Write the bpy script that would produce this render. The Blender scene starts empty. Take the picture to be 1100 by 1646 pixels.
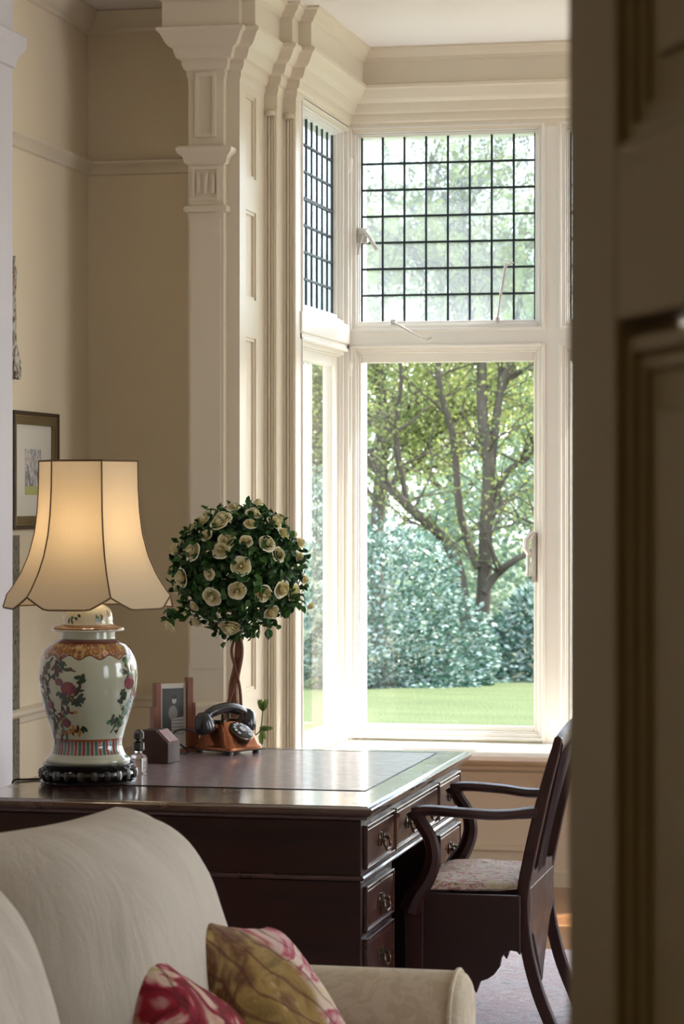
import bpy, bmesh, math, random
import numpy as np
from mathutils import Vector, Matrix, noise
PI = math.pi
R = math.radians
sc = bpy.context.scene
COL = sc.collection

# ------------------------------------------------------------------ camera, sky, sun, lamps, exposure
EYE = 1.56
YAW = 12.2
YB_ = 10.67
cd = bpy.data.cameras.new('camera'); cam = bpy.data.objects.new('camera', cd); COL.objects.link(cam)
cam.location = (0, 0, EYE); cam.rotation_euler = (R(90), 0, R(YAW))
cd.sensor_fit = 'VERTICAL'; cd.sensor_height = 36; cd.lens = 36 * 4300 / 1646
cd.shift_y = -23 / 1646
cd.clip_start = .05; cd.clip_end = 500
cd.dof.use_dof = True; cd.dof.focus_distance = 8.2; cd.dof.aperture_fstop = 10.5
sc.camera = cam

sc.view_settings.view_transform = 'Standard'; sc.view_settings.look = 'None'
sc.view_settings.gamma = 1; sc.view_settings.use_curve_mapping = False
sc.view_settings.exposure = 1.05

world = bpy.data.worlds.new('sky'); sc.world = world; world.use_nodes = True
wn = world.node_tree.nodes; wl = world.node_tree.links
for n in list(wn): wn.remove(n)
wo = wn.new('ShaderNodeOutputWorld'); wb = wn.new('ShaderNodeBackground')
sky = wn.new('ShaderNodeTexSky'); sky.sky_type = 'NISHITA'; sky.sun_disc = False
sky.sun_elevation = R(48); sky.sun_rotation = R(45); sky.air_density = 1.0; sky.dust_density = 3.0; sky.ozone_density = 1.0
wmx = wn.new('ShaderNodeMix'); wmx.data_type = 'RGBA'; wmx.inputs[0].default_value = .45
wmx.inputs[7].default_value = (5.2, 5.6, 6.2, 1)
wl.new(sky.outputs[0], wmx.inputs[6]); wl.new(wmx.outputs[2], wb.inputs[0]); wb.inputs[1].default_value = .54
wl.new(wb.outputs[0], wo.inputs[0])

def sun_light(energy, toward, col, ang):
    ld = bpy.data.lights.new('sun', 'SUN'); ld.energy = energy; ld.color = col; ld.angle = ang
    o = bpy.data.objects.new('sun', ld); COL.objects.link(o)
    o.rotation_euler = Vector(toward).to_track_quat('Z', 'Y').to_euler(); o.location = (20, 25, 30)
sun_light(7.5, (.60, .55, 1.0), (1, .95, .86), R(.6))

def area(name, loc, toward, sx, sy, power, col):
    ld = bpy.data.lights.new(name, 'AREA'); ld.shape = 'RECTANGLE'; ld.size = sx; ld.size_y = sy
    ld.energy = power; ld.color = col
    o = bpy.data.objects.new(name, ld); COL.objects.link(o); o.location = loc
    o.rotation_euler = (-Vector(toward)).to_track_quat('Z', 'Y').to_euler()
    return o
# added fill lamps, out of view, at the right wall and in the hall
area('right_fill', (3.1, 7.6, 1.75), (-1, 0, -.05), 1.5, 2.2, 17, (1, .95, .97))
area('right_fill', (3.1, 3.9, 1.75), (-1, 0, -.05), 1.5, 2.2, 8, (1, .95, .97))
# sampling portals in the bay openings (they only guide the sky light)
for (lc_, dr_, sx_, sy_) in (((-.57, YB_ + .12, 1.83), (0, -1, 0), 3.4, 2.5), ((-2.40, 10.25, 1.83), (1, 0, 0), .85, 2.5)):
    po_ = area('sky_portal', lc_, dr_, sx_, sy_, 1, (1, 1, 1)); po_.data.cycles.is_portal = True
area('hall_fill', (-1.6, -.6, 2.2), (.5, .6, -.3), 1.0, 1.4, 4, (1, .93, .8))  # added warm fill behind the camera

# ------------------------------------------------------------------ helpers
def setp(o, label=None, cat=None, group=None, kind=None):
    if label: o['label'] = label
    if cat: o['category'] = cat
    if group: o['group'] = group
    if kind: o['kind'] = kind
    return o

def empty(name, loc=(0, 0, 0), rz=0, **k):
    o = bpy.data.objects.new(name, None); COL.objects.link(o); o.location = loc; o.rotation_euler = (0, 0, rz)
    o.empty_display_size = .1
    return setp(o, **k)

class MB:
    def __init__(s): s.v = []; s.f = []; s.m = []; s.mi = 0; s.T = Matrix.Identity(4)
    def add(s, vs, fs, mi=None):
        b = len(s.v)
        s.v += [tuple(s.T @ Vector(p)) for p in vs]
        s.f += [tuple(i + b for i in f) for f in fs]
        s.m += [s.mi if mi is None else mi] * len(fs)
        return s
    def box(s, x0, x1, y0, y1, z0, z1):
        if x0 > x1: x0, x1 = x1, x0
        if y0 > y1: y0, y1 = y1, y0
        if z0 > z1: z0, z1 = z1, z0
        return s.add([(x0,y0,z0),(x1,y0,z0),(x1,y1,z0),(x0,y1,z0),(x0,y0,z1),(x1,y0,z1),(x1,y1,z1),(x0,y1,z1)],
              [(0,3,2,1),(4,5,6,7),(0,1,5,4),(1,2,6,5),(2,3,7,6),(3,0,4,7)])
    def frame(s, ax, a0, a1, z0, z1, w, d0, d1):
        """rectangular ring; ax 'x' lies in an XZ plane (depth Y d0..d1), ax 'y' in a YZ plane (depth X)"""
        for (p0, p1, q0, q1) in ((a0, a0+w, z0, z1), (a1-w, a1, z0, z1), (a0+w, a1-w, z0, z0+w), (a0+w, a1-w, z1-w, z1)):
            if ax == 'x': s.box(p0, p1, d0, d1, q0, q1)
            else: s.box(d0, d1, p0, p1, q0, q1)
        return s
    def lathe(s, prof, n=32, c=(0, 0, 0), cap=True):
        vs = []; fs = []
        for (r, z) in prof:
            for i in range(n):
                a = 2*PI*i/n; vs.append((c[0]+r*math.cos(a), c[1]+r*math.sin(a), c[2]+z))
        for j in range(len(prof)-1):
            for i in range(n):
                k = (i+1) % n; fs.append((j*n+i, j*n+k, (j+1)*n+k, (j+1)*n+i))
        if cap:
            fs.append(tuple(range(n-1, -1, -1))); fs.append(tuple(range((len(prof)-1)*n, len(prof)*n)))
        return s.add(vs, fs)
    def tube(s, pts, rad, n=8, flat=None):
        """pts list, rad number or list; flat=(sx, sy) squash of the section"""
        pts = [Vector(p) for p in pts]; m = len(pts)
        if not hasattr(rad, '__len__'): rad = [rad]*m
        vs = []; fs = []; up = None
        for j, p in enumerate(pts):
            t = (pts[min(j+1, m-1)] - pts[max(j-1, 0)]).normalized()
            if up is None:
                up = Vector((0, 0, 1)) if abs(t.z) < .9 else Vector((0, 1, 0))
            u = t.cross(up); u.normalize(); w = u.cross(t).normalized(); up = w
            for i in range(n):
                a = 2*PI*i/n
                q = p + rad[j]*(math.cos(a)*u*(flat[0] if flat else 1) + math.sin(a)*w*(flat[1] if flat else 1))
                vs.append(tuple(q))
        for j in range(m-1):
            for i in range(n):
                k = (i+1) % n; fs.append((j*n+i, j*n+k, (j+1)*n+k, (j+1)*n+i))
        fs.append(tuple(range(n-1, -1, -1))); fs.append(tuple(range((m-1)*n, m*n)))
        return s.add(vs, fs)
    def prism(s, poly, h0, h1, ax='z'):
        """poly of 2-d points extruded; ax z: (x,y); ax y: (x,z) along y; ax x: (y,z) along x"""
        n = len(poly)
        mk = {'z': lambda p, h: (p[0], p[1], h), 'y': lambda p, h: (p[0], h, p[1]), 'x': lambda p, h: (h, p[0], p[1])}[ax]
        vs = [mk(p, h0) for p in poly] + [mk(p, h1) for p in poly]
        fs = [tuple(range(n-1, -1, -1)), tuple(range(n, 2*n))] + [(i, (i+1) % n, n+(i+1) % n, n+i) for i in range(n)]
        return s.add(vs, fs)
    def sweep(s, path, prof):
        """prof (d, z) pairs, d = distance out to the right of the path, mitred; closed back to the wall"""
        path = [Vector(p) for p in path]; m = len(path); k = len(prof); vs = []
        for j, p in enumerate(path):
            n0 = n1 = None
            if j > 0: d = (p-path[j-1]).normalized(); n0 = Vector((d.y, -d.x))
            if j < m-1: d = (path[j+1]-p).normalized(); n1 = Vector((d.y, -d.x))
            if n0 is None: n0 = n1
            if n1 is None: n1 = n0
            b = n0+n1; b = b/ b.dot(n0) if b.dot(n0) > .01 else n0
            for (d, z) in prof: vs.append((p.x+b.x*d, p.y+b.y*d, z))
        fs = [(j*k+i, (j+1)*k+i, (j+1)*k+i+1, j*k+i+1) for j in range(m-1) for i in range(k-1)]
        fs += [tuple(range(k-1, -1, -1)), tuple(range((m-1)*k, m*k))]
        return s.add(vs, fs)
    def build(s, name, mat, parent=None, smooth=35, bevel=0, sub=0, loc=None, **k):
        me = bpy.data.meshes.new(name); me.from_pydata(s.v, [], s.f)
        mats = mat if isinstance(mat, (list, tuple)) else [mat]
        for q in mats: me.materials.append(q)
        me.polygons.foreach_set('material_index', s.m)
        bm = bmesh.new(); bm.from_mesh(me)
        if smooth and not bevel: bmesh.ops.remove_doubles(bm, verts=bm.verts, dist=1e-6)
        bmesh.ops.recalc_face_normals(bm, faces=bm.faces); bm.to_mesh(me); bm.free()
        if smooth:
            me.polygons.foreach_set('use_smooth', [True]*len(me.polygons))
            me.set_sharp_from_angle(angle=R(smooth))
        o = bpy.data.objects.new(name, me); COL.objects.link(o)
        if parent: o.parent = parent
        if loc: o.location = loc
        if bevel:
            b = o.modifiers.new('bevel', 'BEVEL'); b.width = bevel; b.segments = 2; b.limit_method = 'ANGLE'; b.angle_limit = R(40)
        if sub:
            b = o.modifiers.new('subd', 'SUBSURF'); b.levels = b.render_levels = sub
        return setp(o, **k)

def catmull(pts, n=6):
    pts = [Vector(p) for p in pts]; out = []
    for i in range(len(pts)-1):
        p0 = pts[max(i-1, 0)]; p1 = pts[i]; p2 = pts[i+1]; p3 = pts[min(i+2, len(pts)-1)]
        for j in range(n):
            t = j/n
            out.append(.5*((2*p1)+(p2-p0)*t+(2*p0-5*p1+4*p2-p3)*t*t+(3*p1-p0-3*p2+p3)*t**3))
    out.append(pts[-1]); return out

# ------------------------------------------------------------------ materials
def hx(r, g, b):
    f = lambda c: ((c/255+.055)/1.055)**2.4 if c > 10 else c/255/12.92
    return (f(r), f(g), f(b), 1)

class Mat:
    def __init__(s, name, col=(.8, .8, .8, 1), rough=.5, metal=0, spec=.5, coat=0):
        s.m = bpy.data.materials.new(name); s.m.use_nodes = True; s.nt = s.m.node_tree; s.N = s.nt.nodes; s.L = s.nt.links
        s.p = s.N['Principled BSDF']; s.out = s.N['Material Output']
        s.p.inputs['Base Color'].default_value = col; s.p.inputs['Roughness'].default_value = rough
        s.p.inputs['Metallic'].default_value = metal; s.p.inputs['Specular IOR Level'].default_value = spec
        s.p.inputs['Coat Weight'].default_value = coat; s.p.inputs['Coat Roughness'].default_value = .12
        s._c = None
    def co(s, scale=(1, 1, 1), rot=(0, 0, 0)):
        if s._c is None: s._c = s.N.new('ShaderNodeTexCoord')
        mp = s.N.new('ShaderNodeMapping'); mp.inputs['Scale'].default_value = scale; mp.inputs['Rotation'].default_value = rot
        s.L.new(s._c.outputs['Object'], mp.inputs[0]); return mp.outputs[0]
    def noise(s, scale, detail=4, vec=None, dist=0, rough=.55):
        n = s.N.new('ShaderNodeTexNoise'); n.inputs['Scale'].default_value = scale; n.inputs['Detail'].default_value = detail
        n.inputs['Distortion'].default_value = dist; n.inputs['Roughness'].default_value = rough
        s.L.new(vec if vec is not None else s.co(), n.inputs['Vector']); return n.outputs['Fac']
    def voro(s, scale, vec=None, feature='F1', out='Distance'):
        n = s.N.new('ShaderNodeTexVoronoi'); n.feature = feature; n.inputs['Scale'].default_value = scale
        s.L.new(vec if vec is not None else s.co(), n.inputs['Vector']); return n.outputs[out]
    def wave(s, scale, dist=2, vec=None, dscale=1, axis='X', typ='BANDS'):
        n = s.N.new('ShaderNodeTexWave'); n.wave_type = typ
        if typ == 'BANDS': n.bands_direction = axis
        n.inputs['Scale'].default_value = scale; n.inputs['Distortion'].default_value = dist; n.inputs['Detail Scale'].default_value = dscale
        n.inputs['Detail'].default_value = 3
        s.L.new(vec if vec is not None else s.co(), n.inputs['Vector']); return n.outputs['Fac']
    def ramp(s, fac, stops, const=False):
        n = s.N.new('ShaderNodeValToRGB'); e = n.color_ramp.elements
        if const: n.color_ramp.interpolation = 'CONSTANT'
        while len(e) < len(stops): e.new(.5)
        for i, (p, c) in enumerate(stops): e[i].position = p; e[i].color = c if hasattr(c, '__len__') else (c, c, c, 1)
        s.L.new(fac, n.inputs[0]); return n.outputs[0]
    def mix(s, fac, a, b, blend='MIX'):
        n = s.N.new('ShaderNodeMix'); n.data_type = 'RGBA'; n.blend_type = blend
        for sock, v in ((n.inputs[0], fac), (n.inputs[6], a), (n.inputs[7], b)):
            if hasattr(v, 'node'): s.L.new(v, sock)
            else: sock.default_value = v
        return n.outputs[2]
    def math(s, op, a, b=0.0, c=None):
        n = s.N.new('ShaderNodeMath'); n.operation = op
        for i, v in enumerate((a, b, c)):
            if v is None: continue
            if hasattr(v, 'node'): s.L.new(v, n.inputs[i])
            else: n.inputs[i].default_value = v
        return n.outputs[0]
    def color(s, out): s.L.new(out, s.p.inputs['Base Color']); return s
    def roughness(s, out): s.L.new(out, s.p.inputs['Roughness']); return s
    def bump(s, h, strength=.3, dist=.002):
        b = s.N.new('ShaderNodeBump'); b.inputs['Strength'].default_value = strength; b.inputs['Distance'].default_value = dist
        s.L.new(h, b.inputs['Height']); s.L.new(b.outputs[0], s.p.inputs['Normal']); return s
    def xyz(s, vec=None):
        n = s.N.new('ShaderNodeSeparateXYZ'); s.L.new(vec if vec is not None else s.co(), n.inputs[0]); return n.outputs

def paint(name, c, rough=.55, var=.06, bump=.06):
    m = Mat(name, c, rough)
    d = tuple(x*(1-var) for x in c[:3])+(1,)
    m.color(m.mix(m.noise(1.7, 3), c, d)); m.bump(m.noise(90, 3), bump, .002); return m.m

M = {}
M['wall'] = paint('cream wall paint', hx(232, 217, 188), .75, .05, .12)
M['wood_paint'] = paint('cream woodwork paint', hx(225, 213, 190), .38, .04, .04)
M['breast'] = paint('window tinted white paint', hx(214, 209, 212), .6)  # white-grey breast with the window light's lilac tint put into its colour
M['ceiling'] = paint('ceiling white', hx(238, 232, 226), .85, .03)
M['window_paint'] = paint('window white paint', hx(240, 234, 224), .35, .05, .03)
M['lead'] = Mat('lead came', hx(38, 46, 54), .55, .2).m
M['iron'] = Mat('painted metal fitting', hx(205, 196, 186), .35, .4).m

def wood(name, a, b, rough=.22, coat=.5, sc_=(1, 12, 12), spec=.5):
    m = Mat(name, a, rough, 0, spec, coat)
    v = m.co(sc_)
    n = m.noise(2.2, 6, v, .6); w = m.wave(1.2, 6, v, 1.5, 'Y')
    m.color(m.mix(n, m.mix(w, a, b), a)); m.roughness(m.ramp(m.noise(9, 3), [(.3, rough*.8), (.8, rough*1.5)]))
    m.bump(n, .05, .001); return m.m
M['mahogany'] = wood('dark mahogany', hx(30, 9, 8), hx(50, 16, 11), .38, .12, (1, 12, 12), .3)
M['mahogany_top'] = wood('mahogany desk top', hx(60, 36, 28), hx(84, 54, 40), .22, .9)  # lighter than the desk sides, window sheen put into the colour
M['mahogany_front'] = wood('mahogany drawer front', hx(56, 25, 19), hx(82, 40, 28), .28, .5, (12, 1, 12))
M['mahogany_chair'] = wood('mahogany chair', hx(38, 8, 6), hx(60, 15, 10), .4, .10, (12, 12, 2))
M['box_wood'] = wood('dark oak', hx(44, 20, 15), hx(62, 30, 22), .55, .0, (3, 14, 14))
M['frame_wood'] = wood('warm oak', hx(112, 62, 38), hx(146, 86, 54), .4, .1, (14, 14, 3))
M['bronze'] = Mat('dark bronze', hx(92, 78, 66), .32, .9).m
M['black_wood'] = wood('black lacquered wood', hx(20, 17, 17), hx(34, 28, 26), .2, .5)

m = Mat('tooled leather', hx(150, 110, 104), .34, 0, .8, .5)
nz = m.noise(7, 6, m.co((1, 2.5, 1)), 1.2)
m.color(m.mix(.85, m.ramp(nz, [(.30, hx(104, 108, 112)), (.42, hx(142, 102, 104)), (.52, hx(150, 128, 136)), (.62, hx(100, 122, 122)), (.75, hx(136, 102, 108))]),
              m.ramp(m.noise(60, 3), [(.3, hx(108, 92, 98)), (.7, hx(164, 148, 152))])))
m.roughness(m.ramp(m.noise(30, 4), [(.3, .28), (.8, .5)])); m.bump(m.noise(140, 3), .25, .001); M['leather'] = m.m  # palette mixes the real pattern with bluish sky reflection painted in
m = Mat('gold tooled border', hx(150, 118, 66), .4, .5)
M['gilt'] = m.m

m = Mat('linen slip cover', hx(214, 203, 186), .9, 0, .2)
m.color(m.mix(m.noise(3.5, 4), hx(206, 198, 184), hx(190, 179, 162)))
hgt = m.math('ADD', m.math('MULTIPLY', m.noise(420, 2), .12), m.noise(5, 5, m.co((1, 1.6, .5)), 1.4))
m.bump(hgt, .5, .02); M['linen'] = m.m
m = Mat('linen damask arm cover', hx(206, 192, 168), .85, 0, .25)
m.color(m.mix(m.ramp(m.noise(24, 3, None, 1.5), [(.45, 0), (.55, 1)]), hx(208, 195, 172), hx(196, 182, 156)))
m.bump(m.noise(300, 2), .2, .002); M['damask'] = m.m

def printed(name, rot, warm):
    m = Mat(name, hx(190, 150, 120), .85, 0, .2)
    v = m.co((1, 1, 1), (rot, rot*.6, rot*1.3))
    big = m.noise(8.5 if warm else 6.5, 3, v, .9)
    red = m.ramp(big, [(.34, hx(196, 178, 140)), (.42, hx(176, 120, 116)), (.46, hx(140, 30, 44)), (.54, hx(104, 20, 28)), (.60, hx(150, 40, 56)), (.64, hx(206, 176, 160)), (.72, hx(170, 160, 104))])
    pink = m.ramp(m.noise(9, 3, m.co((.5, .5, 2.2), (.5, 0, .4)), .6), [(.36, hx(206, 188, 164)), (.46, hx(196, 150, 148)), (.52, hx(168, 62, 84)), (.58, hx(214, 190, 176)), (.70, hx(204, 184, 150))])
    olive = m.ramp(big, [(.34, hx(112, 88, 44)), (.46, hx(150, 122, 68)), (.56, hx(96, 62, 40)), (.66, hx(168, 142, 88))])
    if warm: base = red
    else:
        y = m.math('ADD', m.xyz()[1], m.math('MULTIPLY', m.noise(7, 2), .12))
        base = m.mix(m.ramp(m.math('SUBTRACT', y, 4.42), [(.40, 0), (.44, 1)]), olive, pink)
    ln = m.ramp(m.wave(5, 12, v, .7, 'Y'), [(.0, 1), (.03, 1), (.06, 0)])
    c = m.mix(m.math('MULTIPLY', ln, .6), base, hx(84, 40, 36))
    dots = m.ramp(m.voro(26, v), [(.12, 1), (.2, 0)])
    c = m.mix(m.math('MULTIPLY', dots, .3), c, hx(196, 176, 132))
    m.color(c); m.bump(m.noise(9, 4, None, 1.2), .6, .015); return m.m
M['print_a'] = printed('crimson printed linen', .4, True)
M['print_b'] = printed('olive and pink printed linen', 1.9, False)

m = Mat('needlepoint seat fabric', hx(150, 140, 140), .7, 0, .4)
v = m.co()
c = m.ramp(m.noise(26, 4, v, 1.0), [(.30, hx(84, 70, 54)), (.42, hx(196, 176, 140)), (.50, hx(204, 196, 190)), (.58, hx(160, 74, 56)), (.64, hx(206, 196, 178)), (.74, hx(96, 112, 90))])
m.color(c); m.bump(m.noise(40, 4), .6, .004); M['needlepoint'] = m.m

m = Mat('parquet floor', hx(150, 104, 66), .25, 0, .5, .3)
bk = m.N.new('ShaderNodeTexBrick'); m.L.new(m.co((1, 1, 1)), bk.inputs['Vector']); bk.inputs['Scale'].default_value = 4
bk.inputs['Color1'].default_value = hx(168, 122, 82); bk.inputs['Color2'].default_value = hx(134, 90, 56); bk.inputs['Mortar'].default_value = hx(60, 36, 22)
bk.inputs['Mortar Size'].default_value = .006; bk.inputs['Row Height'].default_value = .28; bk.inputs['Brick Width'].default_value = 2.2
m.color(m.mix(m.math('MULTIPLY', m.noise(3, 6, m.co((2, 30, 2))), .5), bk.outputs[0], hx(110, 70, 42))); M['parquet'] = m.m
m = Mat('patterned rug pile', hx(176, 164, 166), .95, 0, .1)
v = m.co()
c = m.ramp(m.noise(9, 5, v, 1.5), [(.32, hx(170, 166, 174)), (.45, hx(204, 201, 205)), (.55, hx(192, 176, 180)), (.66, hx(214, 210, 212))])  # pale grey-lilac tones paint sky sheen into the pile
c = m.mix(m.math('MULTIPLY', m.ramp(m.noise(16, 4, v, 3.0), [(.46, 0), (.5, 1), (.54, 0)]), .5), c, hx(140, 124, 138))
m.color(c); m.bump(m.noise(160, 3), .6, .004); M['rug'] = m.m

m = Mat('olive brown door', hx(104, 86, 52), .45, 0, .4)
m.color(m.mix(m.noise(1.2, 3), hx(118, 98, 56), hx(94, 74, 38))); M['door'] = m.m  # mottled olive brown over the whole leaf

# --- glass
def glass(name, rough, mixr, tint, wav=0):
    m = Mat(name); N, L = m.N, m.L; N.remove(m.p)
    tr = N.new('ShaderNodeBsdfTransparent'); tr.inputs[0].default_value = tint
    gl = N.new('ShaderNodeBsdfGlossy'); gl.inputs['Roughness'].default_value = .03
    fr = N.new('ShaderNodeFresnel'); fr.inputs[0].default_value = 1.5
    a = tr.outputs[0]
    if mixr:
        rf = N.new('ShaderNodeBsdfRefraction'); rf.inputs['IOR'].default_value = 1.06; rf.inputs['Roughness'].default_value = rough
        rf.inputs['Color'].default_value = tint
        tl = N.new('ShaderNodeBsdfTranslucent'); tl.inputs[0].default_value = (.75, .85, .95, 1)
        mm = N.new('ShaderNodeMixShader'); mm.inputs[0].default_value = mixr
        L.new(a, mm.inputs[1]); L.new(rf.outputs[0], mm.inputs[2]); a = mm.outputs[0]
        mt = N.new('ShaderNodeMixShader'); mt.inputs[0].default_value = .10
        L.new(a, mt.inputs[1]); L.new(tl.outputs[0], mt.inputs[2]); a = mt.outputs[0]
        if wav:
            b = N.new('ShaderNodeBump'); b.inputs['Strength'].default_value = wav; b.inputs['Distance'].default_value = .01
            L.new(m.noise(14, 2), b.inputs['Height']); L.new(b.outputs[0], rf.inputs['Normal']); L.new(b.outputs[0], gl.inputs['Normal'])
    mx = N.new('ShaderNodeMixShader'); L.new(fr.outputs[0], mx.inputs[0]); L.new(a, mx.inputs[1]); L.new(gl.outputs[0], mx.inputs[2])
    L.new(mx.outputs[0], m.out.inputs[0]); return m.m
M['glass'] = glass('clear window glass', 0, 0, (.97, .99, .98, 1))
M['old_glass'] = glass('old leaded glass', .12, .7, (.80, .90, .97, 1), .5)
m = Mat('clear jar glass', (1, 1, 1, 1), .03); m.p.inputs['Transmission Weight'].default_value = 1; M['jar_glass'] = m.m

# --- foliage
def leaf(name, cols, rough, spec, transl):
    m = Mat(name, cols[0], rough, 0, spec); N, L = m.N, m.L
    oi = N.new('ShaderNodeNewGeometry')
    c = m.ramp(oi.outputs['Random Per Island'], [(i/(len(cols)-1), q) for i, q in enumerate(cols)])
    m.color(c)
    tl = N.new('ShaderNodeBsdfTranslucent'); L.new(c, tl.inputs[0])
    mx = N.new('ShaderNodeMixShader'); mx.inputs[0].default_value = transl
    L.new(m.p.outputs[0], mx.inputs[1]); L.new(tl.outputs[0], mx.inputs[2]); L.new(mx.outputs[0], m.out.inputs[0]); return m.m
M['spring_leaf'] = leaf('spring tree leaf', [hx(128, 142, 76), hx(170, 176, 104), hx(98, 118, 78), hx(150, 154, 94)], .5, .3, .55)
M['mid_leaf'] = leaf('mid green leaf', [hx(90, 118, 80), hx(126, 148, 98), hx(76, 106, 84), hx(150, 166, 114)], .5, .3, .5)
M['rhodo_leaf'] = leaf('glossy evergreen leaf', [hx(56, 88, 74), hx(90, 126, 106), hx(40, 70, 58), hx(190, 208, 196), hx(48, 80, 64), hx(70, 106, 88)], .24, 1.0, .2)  # whitish tone paints specular glints on scattered leaves
M['far_leaf'] = leaf('far hedge leaf', [hx(124, 150, 124), hx(150, 168, 138), hx(106, 134, 128)], .6, .3, .5)  # paler, bluer greens put distance haze into the leaf colour
M['rose_leaf'] = leaf('rose leaf', [hx(26, 60, 26), hx(56, 106, 40), hx(22, 48, 26), hx(78, 118, 56)], .42, .4, .2)
m = Mat('bark', hx(84, 74, 64), .9, 0, .2); m.color(m.mix(m.noise(8, 5, m.co((3, 3, .6))), hx(62, 55, 48), hx(104, 95, 82))); M['bark'] = m.m
m = Mat('lawn grass', hx(120, 150, 70), .9, 0, .2)
m.color(m.mix(m.noise(.9, 6, m.co((1, 3.5, 1))), hx(66, 80, 48), hx(98, 108, 72))); m.bump(m.noise(30, 4), 1, .05); M['lawn'] = m.m

# ------------------------------------------------------------------ the room shell
CEIL = 3.375
XL = -3.05; YA = 9.6; XS = -2.28; YB = 10.67; XR = 3.2; XSR = 1.14; YR = 1.1
def st(o): o['kind'] = 'structure'; return o
st(MB().box(XL-.3, XR+.3, -1.6, YB+.25, -.12, 0).build('floor', M['parquet'], smooth=0))
st(MB().box(XL-.3, XR+.3, -1.6, YB+.25, CEIL, CEIL+.12).build('ceiling', M['ceiling'], smooth=0))
st(MB().box(XL-.2, XL, YR-.12, YA+.05, 0, CEIL).build('wall_left', M['wall'], smooth=0))
# left alcove back wall, main pilaster, stepped jamb: one extruded plan
plan = [(XL-.2, YA), (-2.555, YA), (-2.555, 9.22), (-2.425, 9.22), (-2.425, 9.26), (-2.376, 9.26), (-2.376, 9.63), (-2.328, 9.63),
        (-2.328, 9.73), (XS, 9.73), (XS, 9.80), (-2.5, 9.80), (-2.5, 9.9), (XL-.2, 9.9)]
st(MB().prism(plan[:2]+[(-2.555, 9.9), (XL-.2, 9.9)], 0, CEIL).build('wall_alcove', M['wall'], smooth=0))
jamb = MB().prism([(-2.555, 9.22), (-2.425, 9.22), (-2.425, 9.26), (-2.39, 9.26), (-2.39, 9.63), (-2.328, 9.63),
        (-2.328, 9.73), (XS, 9.73), (XS, 9.80), (-2.5, 9.80), (-2.555, 9.80)], 0, CEIL)
# panelled return: face skin at x=-2.376 with three sunken panels
pz = [(.25, .70), (.86, 2.16), (2.29, 2.62), (2.74, 3.0)]
zz = 0
for a, b in [(.12, .72), (.86, 2.14), (2.28, 2.60), (2.72, 3.02)]:
    jamb.box(-2.39, -2.376, 9.26, 9.63, zz, a); jamb.box(-2.39, -2.376, 9.26, 9.35, a, b); jamb.box(-2.39, -2.376, 9.50, 9.63, a, b); zz = b
    jamb.frame('y', 9.35, 9.50, a, b, .012, -2.39, -2.382)
jamb.box(-2.39, -2.376, 9.26, 9.63, zz, CEIL)
# reeded faces on the two narrow pilasters
for (xa, xb, yy) in ((-2.376, -2.328, 9.63), (-2.328, XS, 9.73)):
    w = (xb-xa)/4
    for i in range(4):
        if i in (0, 3): jamb.box(xa+i*w, xa+(i+1)*w-.001, yy-.007, yy, .1, 3.0)
        else: jamb.tube([(xa+(i+.5)*w, yy-.001, .12), (xa+(i+.5)*w, yy-.001, 2.97)], w*.46, 8)
    jamb.lathe([(.001, 2.97), (.024, 2.975), (.020, 2.99), (.001, 3.0)], 12, ((xa+xb)/2, yy, 0))
# raised panel, triglyph block and necking on the main pilaster
jamb.frame('x', -2.527, -2.452, 2.845, 3.075, .012, 9.208, 9.222)
jamb.frame('x', -2.515, -2.464, 2.857, 3.063, .006, 9.213, 9.222)
jamb.frame('x', -2.540, -2.440, 2.62, 2.74, .010, 9.212, 9.222)
for i in range(3): jamb.box(-2.522+i*.027, -2.510+i*.027, 9.212, 9.222, 2.645, 2.715)
jamb.box(-2.545, -2.435, 9.214, 9.222, .95, 2.555)
st(jamb.build('wall_bay_return_left', M['wood_paint'], smooth=25, bevel=.0))
st(MB().sweep([(-2.555, YA), (-2.555, 9.22), (-2.425, 9.22), (-2.425, 9.26)], [(0, 2.745), (.012, 2.755), (.018, 2.775), (.034, 2.79), (.038, 2.805), (.03, 2.812), (0, 2.815)]).build('trim_1', M['wood_paint']))
st(MB().sweep([(-2.555, YA), (-2.555, 9.22), (-2.425, 9.22), (-2.425, 9.26)], [(0, 2.575), (.012, 2.58), (.016, 2.59), (.012, 2.6), (0, 2.605)]).build('trim_2', M['wood_paint']))
# mirrored right return and main front wall at right of bay
st(MB().prism([(XSR, 9.8), (XSR, 9.73), (1.19, 9.73), (1.19, 9.63), (1.236, 9.63), (1.236, 9.22), (1.42, 9.22), (1.42, YA), (XR+.2, YA), (XR+.2, 9.9), (XSR+.2, 9.9)], 0, CEIL).build('wall_bay_return_right', M['wood_paint'], smooth=0))

# bay walls below / above windows
ZB = .57; ZT = 3.052
st(MB().box(XS-.22, XS, 9.80, YB+.22, 0, ZB-.02).box(XS-.22, XS, 9.80, YB+.22, ZT, CEIL).build('wall_bay_left', M['wood_paint'], smooth=0))
st(MB().box(XSR, XSR+.22, 9.80, YB+.22, 0, ZB-.02).box(XSR, XSR+.22, 9.80, YB+.22, ZT, CEIL).build('wall_bay_right', M['wood_paint'], smooth=0))
fw = MB().box(XS, XSR, YB, YB+.22, 0, ZB-.02).box(XS, XSR, YB, YB+.22, ZT, CEIL)
# apron panels under the sill
for k in range(4):
    x0 = -2.22+k*.86
    fw.frame('x', x0, x0+.74, .14, .455, .02, YB-.012, YB)
st(fw.build('wall_front', M['wood_paint'], smooth=0))
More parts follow.
